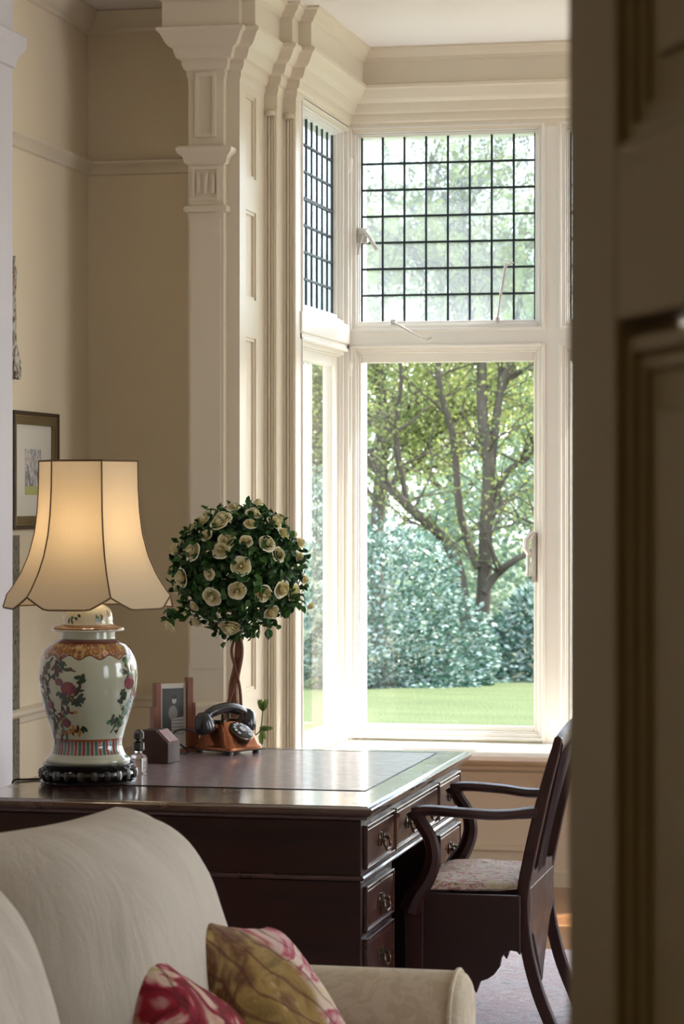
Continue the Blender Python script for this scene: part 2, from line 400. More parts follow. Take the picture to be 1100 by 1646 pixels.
# right and back walls; unseen window openings added at the right for fill
rw = MB()
ys = [(YR-.12, 3.1), (4.7, 6.8), (8.4, YA+.05)]
for a, b in ys: rw.box(XR, XR+.2, a, b, 0, CEIL)
for a, b in ((3.1, 4.7), (6.8, 8.4)): rw.box(XR, XR+.2, a, b, 0, .6); rw.box(XR, XR+.2, a, b, 2.9, CEIL)
st(rw.build('wall_right', M['wall'], smooth=0))
st(MB().box(XL-.2, -.72, YR-.12, YR, 0, CEIL).box(.10, XR+.2, YR-.12, YR, 0, CEIL).box(-.72, .10, YR-.12, YR, 2.35, CEIL).build('wall_back', M['wall'], smooth=0))
st(MB().box(-2.6, -2.5, -1.6, YR-.12, 0, CEIL).box(1.6, 1.7, -1.6, YR-.12, 0, CEIL).box(-2.6, 1.7, -1.7, -1.6, 0, CEIL).build('wall_hall', M['wall'], smooth=0))
for i, (a, b) in enumerate(((3.1, 4.7), (6.8, 8.4))):  # frames and panes of the added right-hand windows
    w = empty('window_%d' % (5+i), (XR, 0, 0), kind='structure')
    f = MB().frame('y', a, b, .6, 2.9, .07, .02, .12); f.box(.04, .10, (a+b)/2-.03, (a+b)/2+.03, .6, 2.9); f.box(.04, .1, a, b, 2.1, 2.16)
    f.build('window_frame', M['window_paint'], w, smooth=0)
    MB().box(.065, .07, a, b, .6, 2.9).build('glass', M['glass'], w, smooth=0)

# entablature round the bay
ent = [(-.05, 3.050), (0, 3.050), (.006, 3.066), (.006, 3.082), (.014, 3.088), (.020, 3.104), (.020, 3.118), (.034, 3.124), (.040, 3.136), (.046, 3.158), (.060, 3.166),
       (.068, 3.176), (.082, 3.206), (.092, 3.214), (.094, 3.226), (.076, 3.234), (.076, 3.318), (.086, 3.324), (.088, 3.335), (.100, 3.346), (.106, 3.362), (.116, 3.366), (.116, CEIL)]
epath = [(-2.555, YA), (-2.555, 9.22), (-2.425, 9.22), (-2.425, 9.26), (-2.376, 9.26), (-2.376, 9.63), (-2.328, 9.63), (-2.328, 9.73), (XS, 9.73),
         (XS, YB), (XSR, YB), (XSR, 9.73), (1.19, 9.73), (1.19, 9.63), (1.236, 9.63), (1.236, 9.22), (1.42, 9.22), (1.42, YA)]
st(MB().sweep(epath, ent+[(0, CEIL)]).build('trim_3', M['wood_paint'], smooth=30))
# cornice + picture rail on alcove and left walls
corn = [(0, 3.295), (.010, 3.300), (.014, 3.312), (.026, 3.320), (.038, 3.340), (.046, 3.350), (.052, 3.366), (.060, CEIL-.002)]
st(MB().sweep([(XL, YR), (XL, YA), (-2.50, YA)], corn).build('trim_4', M['wood_paint'], smooth=30))
rail = [(0, 2.765), (.010, 2.770), (.014, 2.785), (.026, 2.798), (.034, 2.806), (.034, 2.816), (.024, 2.820), (0, 2.824)]
st(MB().sweep([(XL, 8.46), (XL, YA), (-2.555, YA)], rail).build('trim_5', M['wood_paint'], smooth=30))
dado = [(0, .775), (.010, .782), (.014, .80), (.028, .812), (.030, .825), (.02, .832), (0, .834)]
st(MB().sweep([(XL, 8.46), (XL, YA), (-2.555, YA), (-2.555, 9.22), (-2.425, 9.22), (-2.425, 9.26)], dado).build('trim_6', M['wood_paint'], smooth=30))
base = [(0, 0), (.022, 0), (.022, .15), (.014, .165), (.014, .18), (.004, .20), (0, .20)]
st(MB().sweep([(XL, YR), (XL, YA), (-2.555, YA)], base).build('baseboard_left', M['wood_paint'], smooth=30))
st(MB().sweep([(XS, 9.75), (XS, YB), (XSR, YB), (XSR, 9.75)], [(0, 0), (.018, 0), (.018, .06), (.010, .068), (0, .07)]).build('baseboard_front', M['wood_paint'], smooth=30))
# sill board round the bay
sill = [(0, .51), (.02, .515), (.05, .520), (.27, .520), (.285, .528), (.290, .544), (.285, .560), (.272, .572), (-.14, .572), (-.14, .51)]
st(MB().sweep([(XS, 9.74), (XS, YB), (XSR, YB), (XSR, 9.74)], sill).build('trim_7', M['window_paint'], smooth=30))
# bed mouldings under the sill on the front wall
st(MB().sweep([(XS, YB), (XSR, YB)], [(0, .462), (.012, .465), (.016, .478), (.008, .484), (.020, .492), (.028, .505), (.030, .512), (0, .512)]).build('trim_8', M['wood_paint'], smooth=30))

# chimney breast at far left with capital
st(MB().box(XL-.1, -2.95, 6.3, 8.46, 0, CEIL).build('wall_chimney_breast', M['breast'], smooth=0))
st(MB().sweep([(XL-.0, 6.3), (-2.95, 6.3), (-2.95, 8.46), (XL, 8.46)][0:0] or [(-2.95, 6.3), (-2.95, 8.46), (XL, 8.46)], [(0, 2.985), (.008, 2.99), (.012, 3.02), (.026, 3.04), (.036, 3.055), (.038, 3.09), (.03, 3.10), (0, 3.105)]).build('trim_9', M['breast'], smooth=30))

# worn dark edge strip low on the left wall
m = Mat('worn dark trim', hx(110, 100, 86), .8)
m.color(m.ramp(m.noise(40, 5, m.co((3, 3, 1))), [(.40, hx(60, 54, 44)), (.5, hx(140, 130, 112)), (.6, hx(90, 82, 66))])); M['worn'] = m.m
st(MB().box(XL, XL+.016, 8.70, 8.775, .2, 1.43).build('trim_10', M['worn'], smooth=0))

# ------------------------------------------------------------------ bay windows
def bar(mb, ax, a, z0, z1, d, w):           # vertical came
    if ax == 'x': mb.box(a-w/2, a+w/2, d-.004, d+.004, z0, z1)
    else: mb.box(d-.004, d+.004, a-w/2, a+w/2, z0, z1)

def make_light(win, ax, a0, a1, z0, z1, d, sgn, sash, lead, casing=.018, dep=.20):
    """one framed light: moulded casing, sash, glass, leading. d = wall face, sgn = direction outward"""
    f = MB()
    f.frame(ax, a0, a1, z0, z1, casing, d+sgn*.012, d+sgn*dep)
    f.frame(ax, a0+casing, a1-casing, z0+casing, z1-casing, .006, d+sgn*.022, d+sgn*dep)
    f.frame(ax, a0-.010, a1+.010, z0-.010, z1+.010, .012, d-sgn*.006, d+sgn*.02)
    f.build('window_frame', M['window_paint'], win, smooth=0, bevel=.003)
    b0 = a0+casing+.004; b1 = a1-casing-.004; y0 = z0+casing+.004; y1 = z1-casing-.004
    s = MB()
    wl_, wr_, wb_, wt_ = sash
    dd0 = d+sgn*.035; dd1 = d+sgn*.075
    for (p0, p1, q0, q1) in ((b0, b0+wl_, y0, y1), (b1-wr_, b1, y0, y1), (b0+wl_, b1-wr_, y0, y0+wb_), (b0+wl_, b1-wr_, y1-wt_, y1)):
        if ax == 'x': s.box(p0, p1, dd0, dd1, q0, q1)
        else: s.box(dd0, dd1, p0, p1, q0, q1)
    s.build('sash', M['window_paint'], win, smooth=0, bevel=.004)
    g0 = b0+wl_; g1 = b1-wr_; h0 = y0+wb_; h1 = y1-wt_
    gd = d+sgn*.058
    g = MB()
    if ax == 'x': g.add([(g0, gd, h0), (g1, gd, h0), (g1, gd, h1), (g0, gd, h1)], [(0, 1, 2, 3)])
    else: g.add([(gd, g0, h0), (gd, g1, h0), (gd, g1, h1), (gd, g0, h1)], [(0, 1, 2, 3)])
    g.build('glass', M['old_glass' if lead else 'glass'], win, smooth=0)
    if lead:
        nc, nr, wide = lead; L_ = MB()
        for i in range(0, nc+1):
            bar(L_, ax, g0+(g1-g0)*i/nc + (.003 if i == 0 else -.003 if i == nc else 0), h0, h1, gd-sgn*.002, .018 if i in wide else .0085)
        for j in range(1, nr):
            zz = h0+(h1-h0)*j/nr; w = .0085 if not (wide and j == 4) else .014
            if ax == 'x': L_.box(g0, g1, gd-.007, gd+.004, zz-w/2, zz+w/2)
            else: L_.box(gd-.007, gd+.007, g0, g1, zz-w/2, zz+w/2)
        L_.build('lead_lattice', M['lead'], win, smooth=0)
    return g0, g1, h0, h1, gd

wins = []
post = MB()
for k in range(4):
    win = empty('window_%d' % (k+1), (0, 0, 0), kind='structure'); wins.append(win)
    x0 = -2.268+.86*k; x1 = x0+.785
    make_light(win, 'x', x0, x1, 2.245, 3.062, YB, 1, (.008, .012, .012, .008), (8, 7, ()))
    make_light(win, 'x', x0, x1, .592, 2.172, YB, 1, (.012, .018, .022, .040), None)
    post.box(x1, x0+.86, YB, YB+.2, .57, ZT)
post.box(XS-.02, -2.268, YB, YB+.2, .57, ZT)
post.box(-2.268, XSR, YB+.001, YB+.199, 2.172, 2.245)
st(post.build('trim_11', M['window_paint'], smooth=0, bevel=.0))
# side windows: recessed a little, transom ledge
for (nm, X, sg) in (('window_7', XS, -1), ('window_8', XSR, 1)):
    win = empty(nm, (0, 0, 0), kind='structure')
    make_light(win, 'y', 9.83, 10.645, 2.262, 3.062, X, sg, (.01, .01, .02, .008), (8, 7, (3,)), dep=.078)
    make_light(win, 'y', 9.83, 10.645, .592, 2.155, X, sg, (.02, .10, .03, .045), None, dep=.078)
    p = MB()
    p.box(X, X+sg*.2, 9.80, 9.83, .57, ZT); p.box(X, X+sg*.078, 10.645, YB, .57, ZT)
    p.box(X-sg*.008, X+sg*.2, 9.80, YB, 2.185, 2.262); p.box(X, X+sg*.2, 9.8, YB, 2.155, 2.186)
    p.build('transom', M['window_paint'], win, smooth=0, bevel=.004)
    if X == XS: side_win = win
# little corner stop mouldings
for z in (2.93, 2.10):
    MB().lathe([(.002, -.05), (.012, -.03), (.016, -.01), (.016, .01), (.004, .02), (.001, .04)], 12, (XS+.004, YB-.006, z)).build('corner_stop', M['window_paint'], wins[0])

# window fittings
w0 = wins[0]
t = MB().tube([(-2.095, YB-.006, 2.275), (-2.05, YB-.03, 2.25), (-1.97, YB-.055, 2.205), (-1.945, YB-.06, 2.196)], [.004, .005, .005, .004], 6)
t.tube([(-1.945, YB-.06, 2.196), (-1.925, YB-.055, 2.205)], .005, 6).box(-2.105, -2.085, YB, YB+.03, 2.268, 2.284)
t.build('casement_stay', M['iron'], w0)
t = MB().tube([(-1.668, YB+.02, 2.285), (-1.655, YB-.005, 2.36), (-1.63, YB-.02, 2.49)], [.004, .005, .006], 6)
t.tube([(-1.63, YB-.02, 2.49), (-1.60, YB-.01, 2.505), (-1.64, YB-.01, 2.515)], .004, 6)
t.lathe([(.001, -.012), (.011, -.008), (.013, 0), (.011, .008), (.001, .012)], 10, (-1.668, YB+.02, 2.28))
t.build('casement_stay', M['iron'], w0)
t = MB().box(-2.245, -2.205, YB+.018, YB+.036, 2.60, 2.66)
t.lathe([(.001, -.012), (.016, -.01), (.018, .006), (.001, .014)], 10, (-2.222, YB+.012, 2.645))
t.tube([(-2.222, YB, 2.655), (-2.19, YB-.02, 2.62), (-2.155, YB-.03, 2.565)], [.008, .007, .009], 8)
t.tube([(-2.222, YB+.01, 2.63), (-2.235, YB-.0, 2.585), (-2.240, YB+.005, 2.55)], [.006, .005, .004], 6)
t.build('window_catch', M['iron'], w0)
t = MB().box(-1.530, -1.512, YB+.018, YB+.036, 1.22, 1.42)
t.tube([(-1.52, YB+.01, 1.42), (-1.545, YB-.01, 1.39), (-1.548, YB-.02, 1.355), (-1.535, YB-.01, 1.33)], [.009, .013, .015, .01], 8)
t.tube([(-1.54, YB-.01, 1.34), (-1.536, YB-.03, 1.27), (-1.538, YB-.032, 1.245)], [.008, .009, .011], 8)
t.build('window_catch', M['iron'], w0)

# ------------------------------------------------------------------ door in the foreground (stands ajar)
dl = empty('door_1', (-.2386+.0411, 1.841+.0184, 0), kind='structure')
hp = Vector((.087, 1.114)); ep = Vector((-.2386, 1.841)); dv = (hp-ep); DW = dv.length; dl.rotation_euler = (0, 0, math.atan2(dv.y, dv.x))
TH = .045
dm = MB()                                   # local x along the leaf from free edge, y = -TH..0 (y+ side?), z up
zr = [(0.0, .24), (.90, 1.02), (1.665, 1.79), (2.18, 2.33)]
dm.box(0, .11, -TH, 0, .01, 2.33); dm.box(DW-.11, DW, -TH, 0, .01, 2.33); dm.box(DW/2-.05, DW/2+.05, -TH, 0, .01, 2.33)
for a, b in zr: dm.box(.11, DW-.11, -TH, 0, a+.01, b)
dm.build('door_frame', M['door'], dl, smooth=0, bevel=.003)
pn = MB()
for a, b in ((.24, .90), (1.02, 1.665), (1.79, 2.18)):
    for x0, x1 in ((.11, DW/2-.05), (DW/2+.05, DW-.11)):
        pn.box(x0, x1, -TH+.016, -.016, a, b)
        for (q, d0) in ((0, .006), (.012, .011)):
            pn.frame('x', x0+q, x1-q, a+q, b-q, .012, -TH+d0, -d0)
        pn.box(x0+.05, x1-.05, -TH+.010, -.010, a+.05, b-.05)
pn.build('door_panel', M['door'], dl, smooth=0, bevel=.003)
st(MB().box(-.76, -.72, YR-.14, YR+.02, 0, 2.35).box(.10, .14, YR-.14, YR+.02, 0, 2.35).box(-.76, .14, YR-.14, YR+.02, 2.35, 2.40).build('trim_12', M['wood_paint'], smooth=0))

# ------------------------------------------------------------------ rug
rg = MB().box(-2.9, 2.2, 3.2, 9.12, 0, .012)
rg.build('rug', M['rug'], smooth=0, label='pink patterned rug with pale lilac sky sheen in its colour, lying under the desk and chair', cat='rug')

# ------------------------------------------------------------------ desk
DX0, DX1, DY0, DY1, DZ = -2.50, -1.385, 6.77, 8.34, .76
desk = empty('pedestal_desk', (0, 0, 0), label='dark mahogany pedestal desk with inset leather top and brass-handled drawers', cat='desk')
def slab(mb, x0, x1, y0, y1, prof):         # prof: (overhang, z) rings
    vs = []; fs = []
    for (d, z) in prof: vs += [(x0-d, y0-d, z), (x1+d, y0-d, z), (x1+d, y1+d, z), (x0-d, y1+d, z)]
    for j in range(len(prof)-1):
        for i in range(4): k = (i+1) % 4; fs.append((j*4+i, j*4+k, j*4+4+k, j*4+4+i))
    fs.append((3, 2, 1, 0)); n = len(prof)*4; fs.append((n-4, n-3, n-2, n-1)); mb.add(vs, fs)
tp = MB(); slab(tp, DX0+.03, DX1-.03, DY0+.03, DY1-.03, [(0, .722), (.012, .724), (.016, .732), (.024, .736), (.030, .744), (.030, .752), (.024, .756), (.018, .757), (.014, .760), (0, .760)])
tp.build('desk_top', M['mahogany_top'], desk, smooth=30)
LX0, LX1, LY0, LY1 = -2.33, -1.478, 7.14, 8.25
MB().box(LX0, LX1, LY0, LY1, .7595, .7612).build('leather_inset', M['leather'], desk, smooth=0)
g = MB(); g.box(LX0, LX1, LY0, LY0+.004, .76, .7618).box(LX0, LX1, LY1-.004, LY1, .76, .7618).box(LX0, LX0+.004, LY0, LY1, .76, .7618).box(LX1-.004, LX1, LY0, LY1, .76, .7618)
g.build('leather_border', M['mahogany'], desk, smooth=0)
bx0, bx1, by0, by1 = DX0+.035, DX1-.035, DY0+.03, DY1-.03
ZF = .575                                   # underside of the frieze
c = MB()
c.box(bx0, bx1, by0, by1, ZF, .722)
c.build('frieze', M['mahogany'], desk, smooth=0, bevel=.003)
c = MB(); slab(c, bx0, bx1, by0, by1, [(0, ZF-.012), (.007, ZF-.010), (.010, ZF-.004), (.006, ZF+.001), (0, ZF+.002)])
c.build('waist_moulding', M['mahogany_front'], desk, smooth=30)
PW = .415
for (ya, yb) in ((by0, by0+PW), (by1-PW, by1)):
    c = MB().box(bx0, bx1, ya, yb, .09, ZF-.012)
    pd = c.build('pedestal', M['mahogany'], desk, smooth=0, bevel=.003)
    q = MB(); slab(q, bx0, bx1, ya, yb, [(.014, .012), (.014, .075), (.008, .082), (.003, .095), (0, .098)])
    q.build('plinth', M['mahogany'], pd, smooth=30)
def handle(parent, y, z, x):
    h = MB()
    for s in (-1, 1):
        h.T = Matrix.Translation((x, y+s*.030, z)) @ Matrix.Rotation(PI/2, 4, 'Y')
        h.lathe([(.012, 0), (.012, .003), (.006, .005), (.005, .014), (.007, .017), (.001, .02)], 12)
        h.T = Matrix.Identity(4)
        pts = [(x+.001+.0015*math.cos(a*2), y+s*.030+.013*math.cos(a)*.8, z+.016*math.sin(a)) for a in [i*PI/4 for i in range(9)]]
        h.tube(pts, .0025, 5)
    h.box(x, x+.003, y-.006, y+.006, z-.018, z+.018)
    h.tube(catmull([(x+.015, y-.030, z), (x+.018, y-.033, z-.014), (x+.020, y-.018, z-.026), (x+.021, y, z-.024), (x+.020, y+.018, z-.026), (x+.018, y+.033, z-.014), (x+.015, y+.030, z)], 4), .0035, 6)
    h.build('handle', M['bronze'], parent)
def drawer(y0, y1, z0, z1, hs):
    x = bx1
    d = MB().box(x, x+.006, y0, y1, z0, z1)
    d.box(x+.006, x+.010, y0+.012, y1-.012, z0+.012, z1-.012)
    for (a, b, e, f) in ((y0, y1, z1-.006, z1), (y0, y1, z0, z0+.006), (y0, y0+.006, z0+.006, z1-.006), (y1-.006, y1, z0+.006, z1-.006)):
        d.box(x+.004, x+.012, a, b, e, f)
    o = d.build('drawer', M['mahogany_front'], desk, smooth=0, bevel=.002)
    for hy in hs: handle(o, hy, (z0+z1)/2, x+.010)
fz0, fz1 = .59, .705
drawer(by0+.03, by0+PW-.01, fz0, fz1, [by0+.03+(PW-.04)/2])
drawer(by0+PW+.01, by1-PW-.01, fz0, fz1, [(by0+by1)/2-.15, (by0+by1)/2+.15])
drawer(by1-PW+.01, by1-.03, fz0, fz1, [by1-.03-(PW-.04)/2])
for (ya, yb) in ((by0+.03, by0+PW-.02), (by1-PW+.02, by1-.03)):
    for (z0, z1) in ((.425, .545), (.275, .408), (.115, .258)): drawer(ya, yb, z0, z1, [(ya+yb)/2])

# ------------------------------------------------------------------ armchair
ch = empty('armchair', (-1.19, 7.64, 0), label='dark mahogany open armchair with a floral seat pad, pulled up to the desk', cat='chair')
ch.location = (0, 0, 0)
CB = [(-.981, .896), (-.990, .86), (-1.015, .77), (-1.042, .66), (-1.066, .55), (-1.082, .46), (-1.081, .37), (-1.067, .28), (-1.040, .18), (-1.0, .08), (-.975, 0.012)]
def post_mb(y, w=.034, t=.030):
    mb = MB(); pts = catmull([(x, y, z) for x, z in CB], 4); n = len(pts)
    L = []; Rr = []
    for i, p in enumerate(pts):
        tv = (pts[min(i+1, n-1)]-pts[max(i-1, 0)]).normalized(); nn = Vector((-tv.z, 0, tv.x))
        wi = w*(.62+.38*min(1, i/(n*.3))) if i > 0 else w*.35
        L.append(p+nn*wi/2*1.0); Rr.append(p-nn*wi/2)
    vs = []; fs = []
    for a, b in zip(L, Rr): vs += [(a.x, y-t/2, a.z), (b.x, y-t/2, b.z), (b.x, y+t/2, b.z), (a.x, y+t/2, a.z)]
    for i in range(n-1):
        for k in range(4): q = (k+1) % 4; fs.append((4*i+k, 4*i+q, 4*i+4+q, 4*i+4+k))
    fs += [(3, 2, 1, 0), tuple(4*(n-1)+k for k in range(4))]
    return mb.add(vs, fs)
YN, YF = 7.40, 7.90       # back posts
FN, FF = 7.33, 7.96       # arms / front
for y in (YN, YF): post_mb(y).build('back_leg', M['mahogany_chair'], ch, smooth=40, bevel=.004)
# top rail, cross rails and pierced splat
mb = MB().tube(catmull([(-.984, YN-.0, .872), (-.978, YN+.10, .890), (-.974, (YN+YF)/2, .902), (-.978, YF-.10, .890), (-.984, YF+.0, .872)], 6), .024, 8, (.55, 1.15))
mb.build('top_rail', M['mahogany_chair'], ch)
mb = MB()
ym = (YN+YF)/2
def on_back(z):
    for (a, b) in zip(CB, CB[1:]):
        if b[1] <= z <= a[1]: u = (z-b[1])/(a[1]-b[1]); return b[0]+u*(a[0]-b[0])
    return CB[0][0]
for s in (-1, 1):
    for off in ((.02, .012, .022, .05), (.045, .032, .05, .10), (.07, .055, .09, .15)):
        zs = [.47, .62, .78, .90]
        mb.tube(catmull([(on_back(z), ym+s*o, z) for z, o in zip(zs, off)], 5), .010, 6, (1.1, .6))
mb.prism([(YN, .47), (YF, .47), (YF, .50), (ym+.1, .505), (ym, .53), (ym-.1, .505), (YN, .50)], -1.088, -1.066, 'x')
mb.build('back_splat', M['mahogany_chair'], ch)
# seat frame with deep shaped aprons
XF = -1.405
def apron(y, t):
    poly = [(-1.085, .455), (XF, .455), (XF, .16)]
    low = [(-1.36, .215), (-1.30, .222), (-1.262, .222), (-1.225, .205), (-1.208, .180), (-1.196, .214), (-1.175, .222), (-1.158, .234), (-1.142, .256), (-1.137, .282), (-1.127, .294), (-1.112, .303), (-1.094, .300), (-1.085, .290)]
    return MB().prism(poly+low, y-t/2, y+t/2, 'y')
apron(FN+.035, .022).build('side_apron', M['mahogany_chair'], ch, smooth=0, bevel=.003)
apron(FF-.035, .022).build('side_apron', M['mahogany_chair'], ch, smooth=0, bevel=.003)
def cross(x, z_end, z_mid):
    ya, yb = FN+.03, FF-.03; n = 14; poly = [(ya, .455), (yb, .455)]
    poly += [(yb-(yb-ya)*i/n, z_end+(z_mid-z_end)*math.sin(PI*i/n)) for i in range(n+1)]
    return MB().prism(poly, x-.012, x+.012, 'x')
cross(XF+.012, .24, .33).build('front_apron', M['mahogany_chair'], ch, smooth=0, bevel=.003)
# back apron with pendant drop
ya, yb = YN, YF
poly = [(ya, .47), (yb, .47), (yb, .36), (yb-.08, .33), (yb-.17, .25), (ym+.03, .20), (ym+.012, .17), (ym-.012, .17), (ym-.03, .20), (ya+.17, .25), (ya+.08, .33), (ya, .36)]
MB().prism(poly, -1.088, -1.064, 'x').build('back_apron', M['mahogany_chair'], ch, smooth=0, bevel=.003)
for y in (FN+.03, FF-.03):
    MB().prism([(XF-.006, .455), (XF+.05, .455), (XF+.048, .2), (XF+.04, .012), (XF+.004, .012), (XF-.002, .2)], y-.022, y+.022, 'y').build('front_leg', M['mahogany_chair'], ch, smooth=0, bevel=.003)
# arms and supports
for (yf, yb_) in ((FN, YN), (FF, YF)):
    pts = catmull([(XF+.022, yf, .685), (XF+.07, yf, .690), (XF+.18, yf, .684), (-1.14, (yf+yb_)/2, .678), (-1.045, yb_, .684)], 5)
    n = len(pts)
    MB().tube(pts, [.018 if 2 < i < n-3 else .020 for i in range(n)], 8, (1.15, .85)).build('arm', M['mahogany_chair'], ch)
    pts = catmull([(XF+.026, yf, .690), (XF+.045, yf, .655), (XF+.072, yf, .61), (XF+.080, yf, .555), (XF+.062, yf, .50), (XF+.032, yf, .455), (XF+.012, yf+.012*(1 if yf == FN else -1), .41)], 5)
    n = len(pts)
    MB().tube(pts, [.026 if i < 3 else .019+.012*(i/n)**2 for i in range(n)], 8, (.8, 1.0)).build('arm_support', M['mahogany_chair'], ch)
# loose seat pad
mb = MB(); nx, ny = 26, 30; vs = []; fs = []
def seat_pt(u, v, side):
    x = XF+.02+u*(-1.098-XF-.02); yw0 = FN+.022+(YN-FN)*u*.8; yw1 = FF-.022-(FF-YF)*u*.8
    y = yw0+v*(yw1-yw0); e = (1-abs(2*u-1)**6)**.5*(1-abs(2*v-1)**6)**.5
    nz = noise.noise(Vector((x*14, y*14, side)))*.006*e
    y += noise.noise(Vector((x*22, 3, side)))*.008*(abs(2*v-1)**4)
    return (x, y, .466+(side*(.020 if side > 0 else .012))*e+nz)
for side in (1, -1):
    b = len(vs)
    for i in range(nx+1):
        for j in range(ny+1): vs.append(seat_pt(i/nx, j/ny, side))
    for i in range(nx):
        for j in range(ny): a = b+i*(ny+1)+j; fs.append((a, a+1, a+ny+2, a+ny+1))
mb.add(vs, fs); mb.build('seat_pad', M['needlepoint'], ch, smooth=80)

# ------------------------------------------------------------------ table lamp
LC = Vector((-2.287, 7.20)); lamp = empty('table_lamp', (LC.x, LC.y, .7602), label='lit table lamp with a cream bell shade on a painted ginger jar', cat='lamp')
Fv = Vector((-LC.x, -LC.y)).normalized(); Rv = Vector((-Fv.y, Fv.x))
mb = MB().lathe([(.130, .0), (.134, .006), (.128, .012), (.120, .014), (.128, .020), (.136, .028), (.134, .036), (.120, .042), (.126, .048), (.128, .056), (.118, .060)], 48)
for i in range(22):
    a = 2*PI*i/22
    mb.T = Matrix.Rotation(a, 4, 'Z') @ Matrix.Translation((.128, 0, .028)); mb.lathe([(.001, -.016), (.010, -.012), (.013, 0), (.010, .012), (.001, .016)], 8)
mb.T = Matrix.Identity(4)
mb.build('stand', M['black_wood'], lamp)
prof = [(.118, .060), (.120, .066), (.116, .072), (.106, .080), (.100, .095), (.097, .110), (.100, .130), (.108, .160), (.120, .200), (.132, .245), (.138, .285), (.139, .310), (.135, .340), (.126, .365), (.112, .385), (.092, .398), (.078, .404), (.076, .410), (.076, .428)]
prof = [(p.x, p.y) for p in catmull([(a, b, 0) for a, b in prof], 4)]
def r_at(z):
    for (a, b) in zip(prof, prof[1:]):
        if a[1] <= z <= b[1]+1e-9: return a[0]+(b[0]-a[0])*(z-a[1])/max(1e-9, b[1]-a[1])
    return prof[-1][0]
m = Mat('painted porcelain glaze', hx(214, 212, 196), .12, 0, .6, .6)
X_, Y_, Z_ = m.xyz()[0:3]
th = m.math('ARCTAN2', Y_, X_)
cmb = m.N.new('ShaderNodeCombineXYZ'); m.L.new(th, cmb.inputs[0]); m.L.new(m.math('MULTIPLY', Z_, 7.5), cmb.inputs[1])
tv = cmb.outputs[0]
fret = m.ramp(m.voro(9, tv), [(.10, hx(164, 124, 56)), (.30, hx(140, 92, 42)), (.5, hx(112, 54, 48)), (.7, hx(168, 138, 84))])
big = m.ramp(m.voro(2.4, tv), [(.14, hx(120, 50, 70)), (.22, hx(190, 120, 120)), (.27, hx(210, 190, 150))])
yb_ = m.mix(m.ramp(m.voro(2.4, tv), [(.26, 1), (.28, 0)]), fret, big)
sc1 = m.math('ADD', .360, m.math('MULTIPLY', m.math('SINE', m.math('MULTIPLY', th, 14)), .006))
in_top = m.math('MULTIPLY', m.math('GREATER_THAN', Z_, sc1), m.math('LESS_THAN', Z_, .396))
line = m.math('MULTIPLY', m.math('GREATER_THAN', Z_, m.math('SUBTRACT', sc1, .004)), m.math('LESS_THAN', Z_, sc1))
in_neck = m.math('MULTIPLY', m.math('GREATER_THAN', Z_, .394), m.math('LESS_THAN', Z_, .404))
lap = m.math('FRACT', m.math('MULTIPLY', th, 4.3))
lapc = m.ramp(lap, [(0, hx(128, 44, 48)), (.22, hx(176, 164, 146)), (.34, hx(40, 100, 82)), (.62, hx(60, 66, 96)), (.72, hx(170, 158, 140)), (.85, hx(130, 54, 54))], True)
in_low = m.math('MULTIPLY', m.math('GREATER_THAN', Z_, .084), m.math('LESS_THAN', Z_, .122))
ll = m.math('MULTIPLY', m.math('GREATER_THAN', Z_, .122), m.math('LESS_THAN', Z_, .128))
c = m.mix(in_top, hx(178, 180, 158), yb_)
c = m.mix(line, c, hx(96, 50, 34)); c = m.mix(in_neck, c, hx(112, 44, 40)); c = m.mix(in_low, c, lapc); c = m.mix(ll, c, hx(140, 74, 40))
m.color(c); M['porcelain'] = m.m
for nm, cc in (('pink', (136, 56, 64)), ('dgreen', (44, 62, 44)), ('brown', (74, 48, 34)), ('plum', (104, 50, 74)), ('lgreen', (70, 130, 84)), ('amber', (176, 120, 60))):
    M['pt_'+nm] = Mat('enamel '+nm, hx(*cc), .2, 0, .5, .5).m
pmats = [M['porcelain'], M['pt_pink'], M['pt_dgreen'], M['pt_brown'], M['pt_plum'], M['pt_lgreen'], M['pt_amber']]
jar = MB().lathe(prof, 72, (0, 0, 0))
a0 = math.atan2(Fv.y, Fv.x)
rnd = random.Random(5)
def sp(phi, z, lift=.0007, rf=r_at):        # phi: radians round the jar from the side facing the door
    r = rf(z)+lift; a = a0+phi; return (r*math.cos(a), r*math.sin(a), z)
def blob(mb, phi, z, s, mi, ang=0, asp=1.0, n=10, lobes=0, lift=.0007, rf=r_at):
    vs = [sp(phi, z, lift+.0002, rf)]
    for i in range(n):
        a = 2*PI*i/n; rr = s*(1+.18*math.sin(lobes*a)) if lobes else s
        u = rr*math.cos(a)*asp; v = rr*math.sin(a)
        du = u*math.cos(ang)-v*math.sin(ang); dz = u*math.sin(ang)+v*math.cos(ang)
        vs.append(sp(phi+du/.125, z+dz, lift, rf))
    mb.add(vs, [(0, 1+i, 1+(i+1) % n) for i in range(n)], mi)
def flower(mb, phi, z, s, mi=1, rf=r_at):
    for i in range(9):
        a = 2*PI*i/9+rnd.random()*.4; blob(mb, phi+math.cos(a)*s*.55/.125, z+math.sin(a)*s*.45, s*.55, mi if i % 2 else 4, a, 1.0, 8, 0, .0010+i*.00012, rf)
    blob(mb, phi, z, s*.35, 1, 0, 1, 8, 0, .0024, rf)
def leafd(mb, phi, z, s, mi, ang, rf=r_at, lift=.0008): blob(mb, phi, z, s*.42, mi, ang, 2.1, 8, 0, lift, rf)
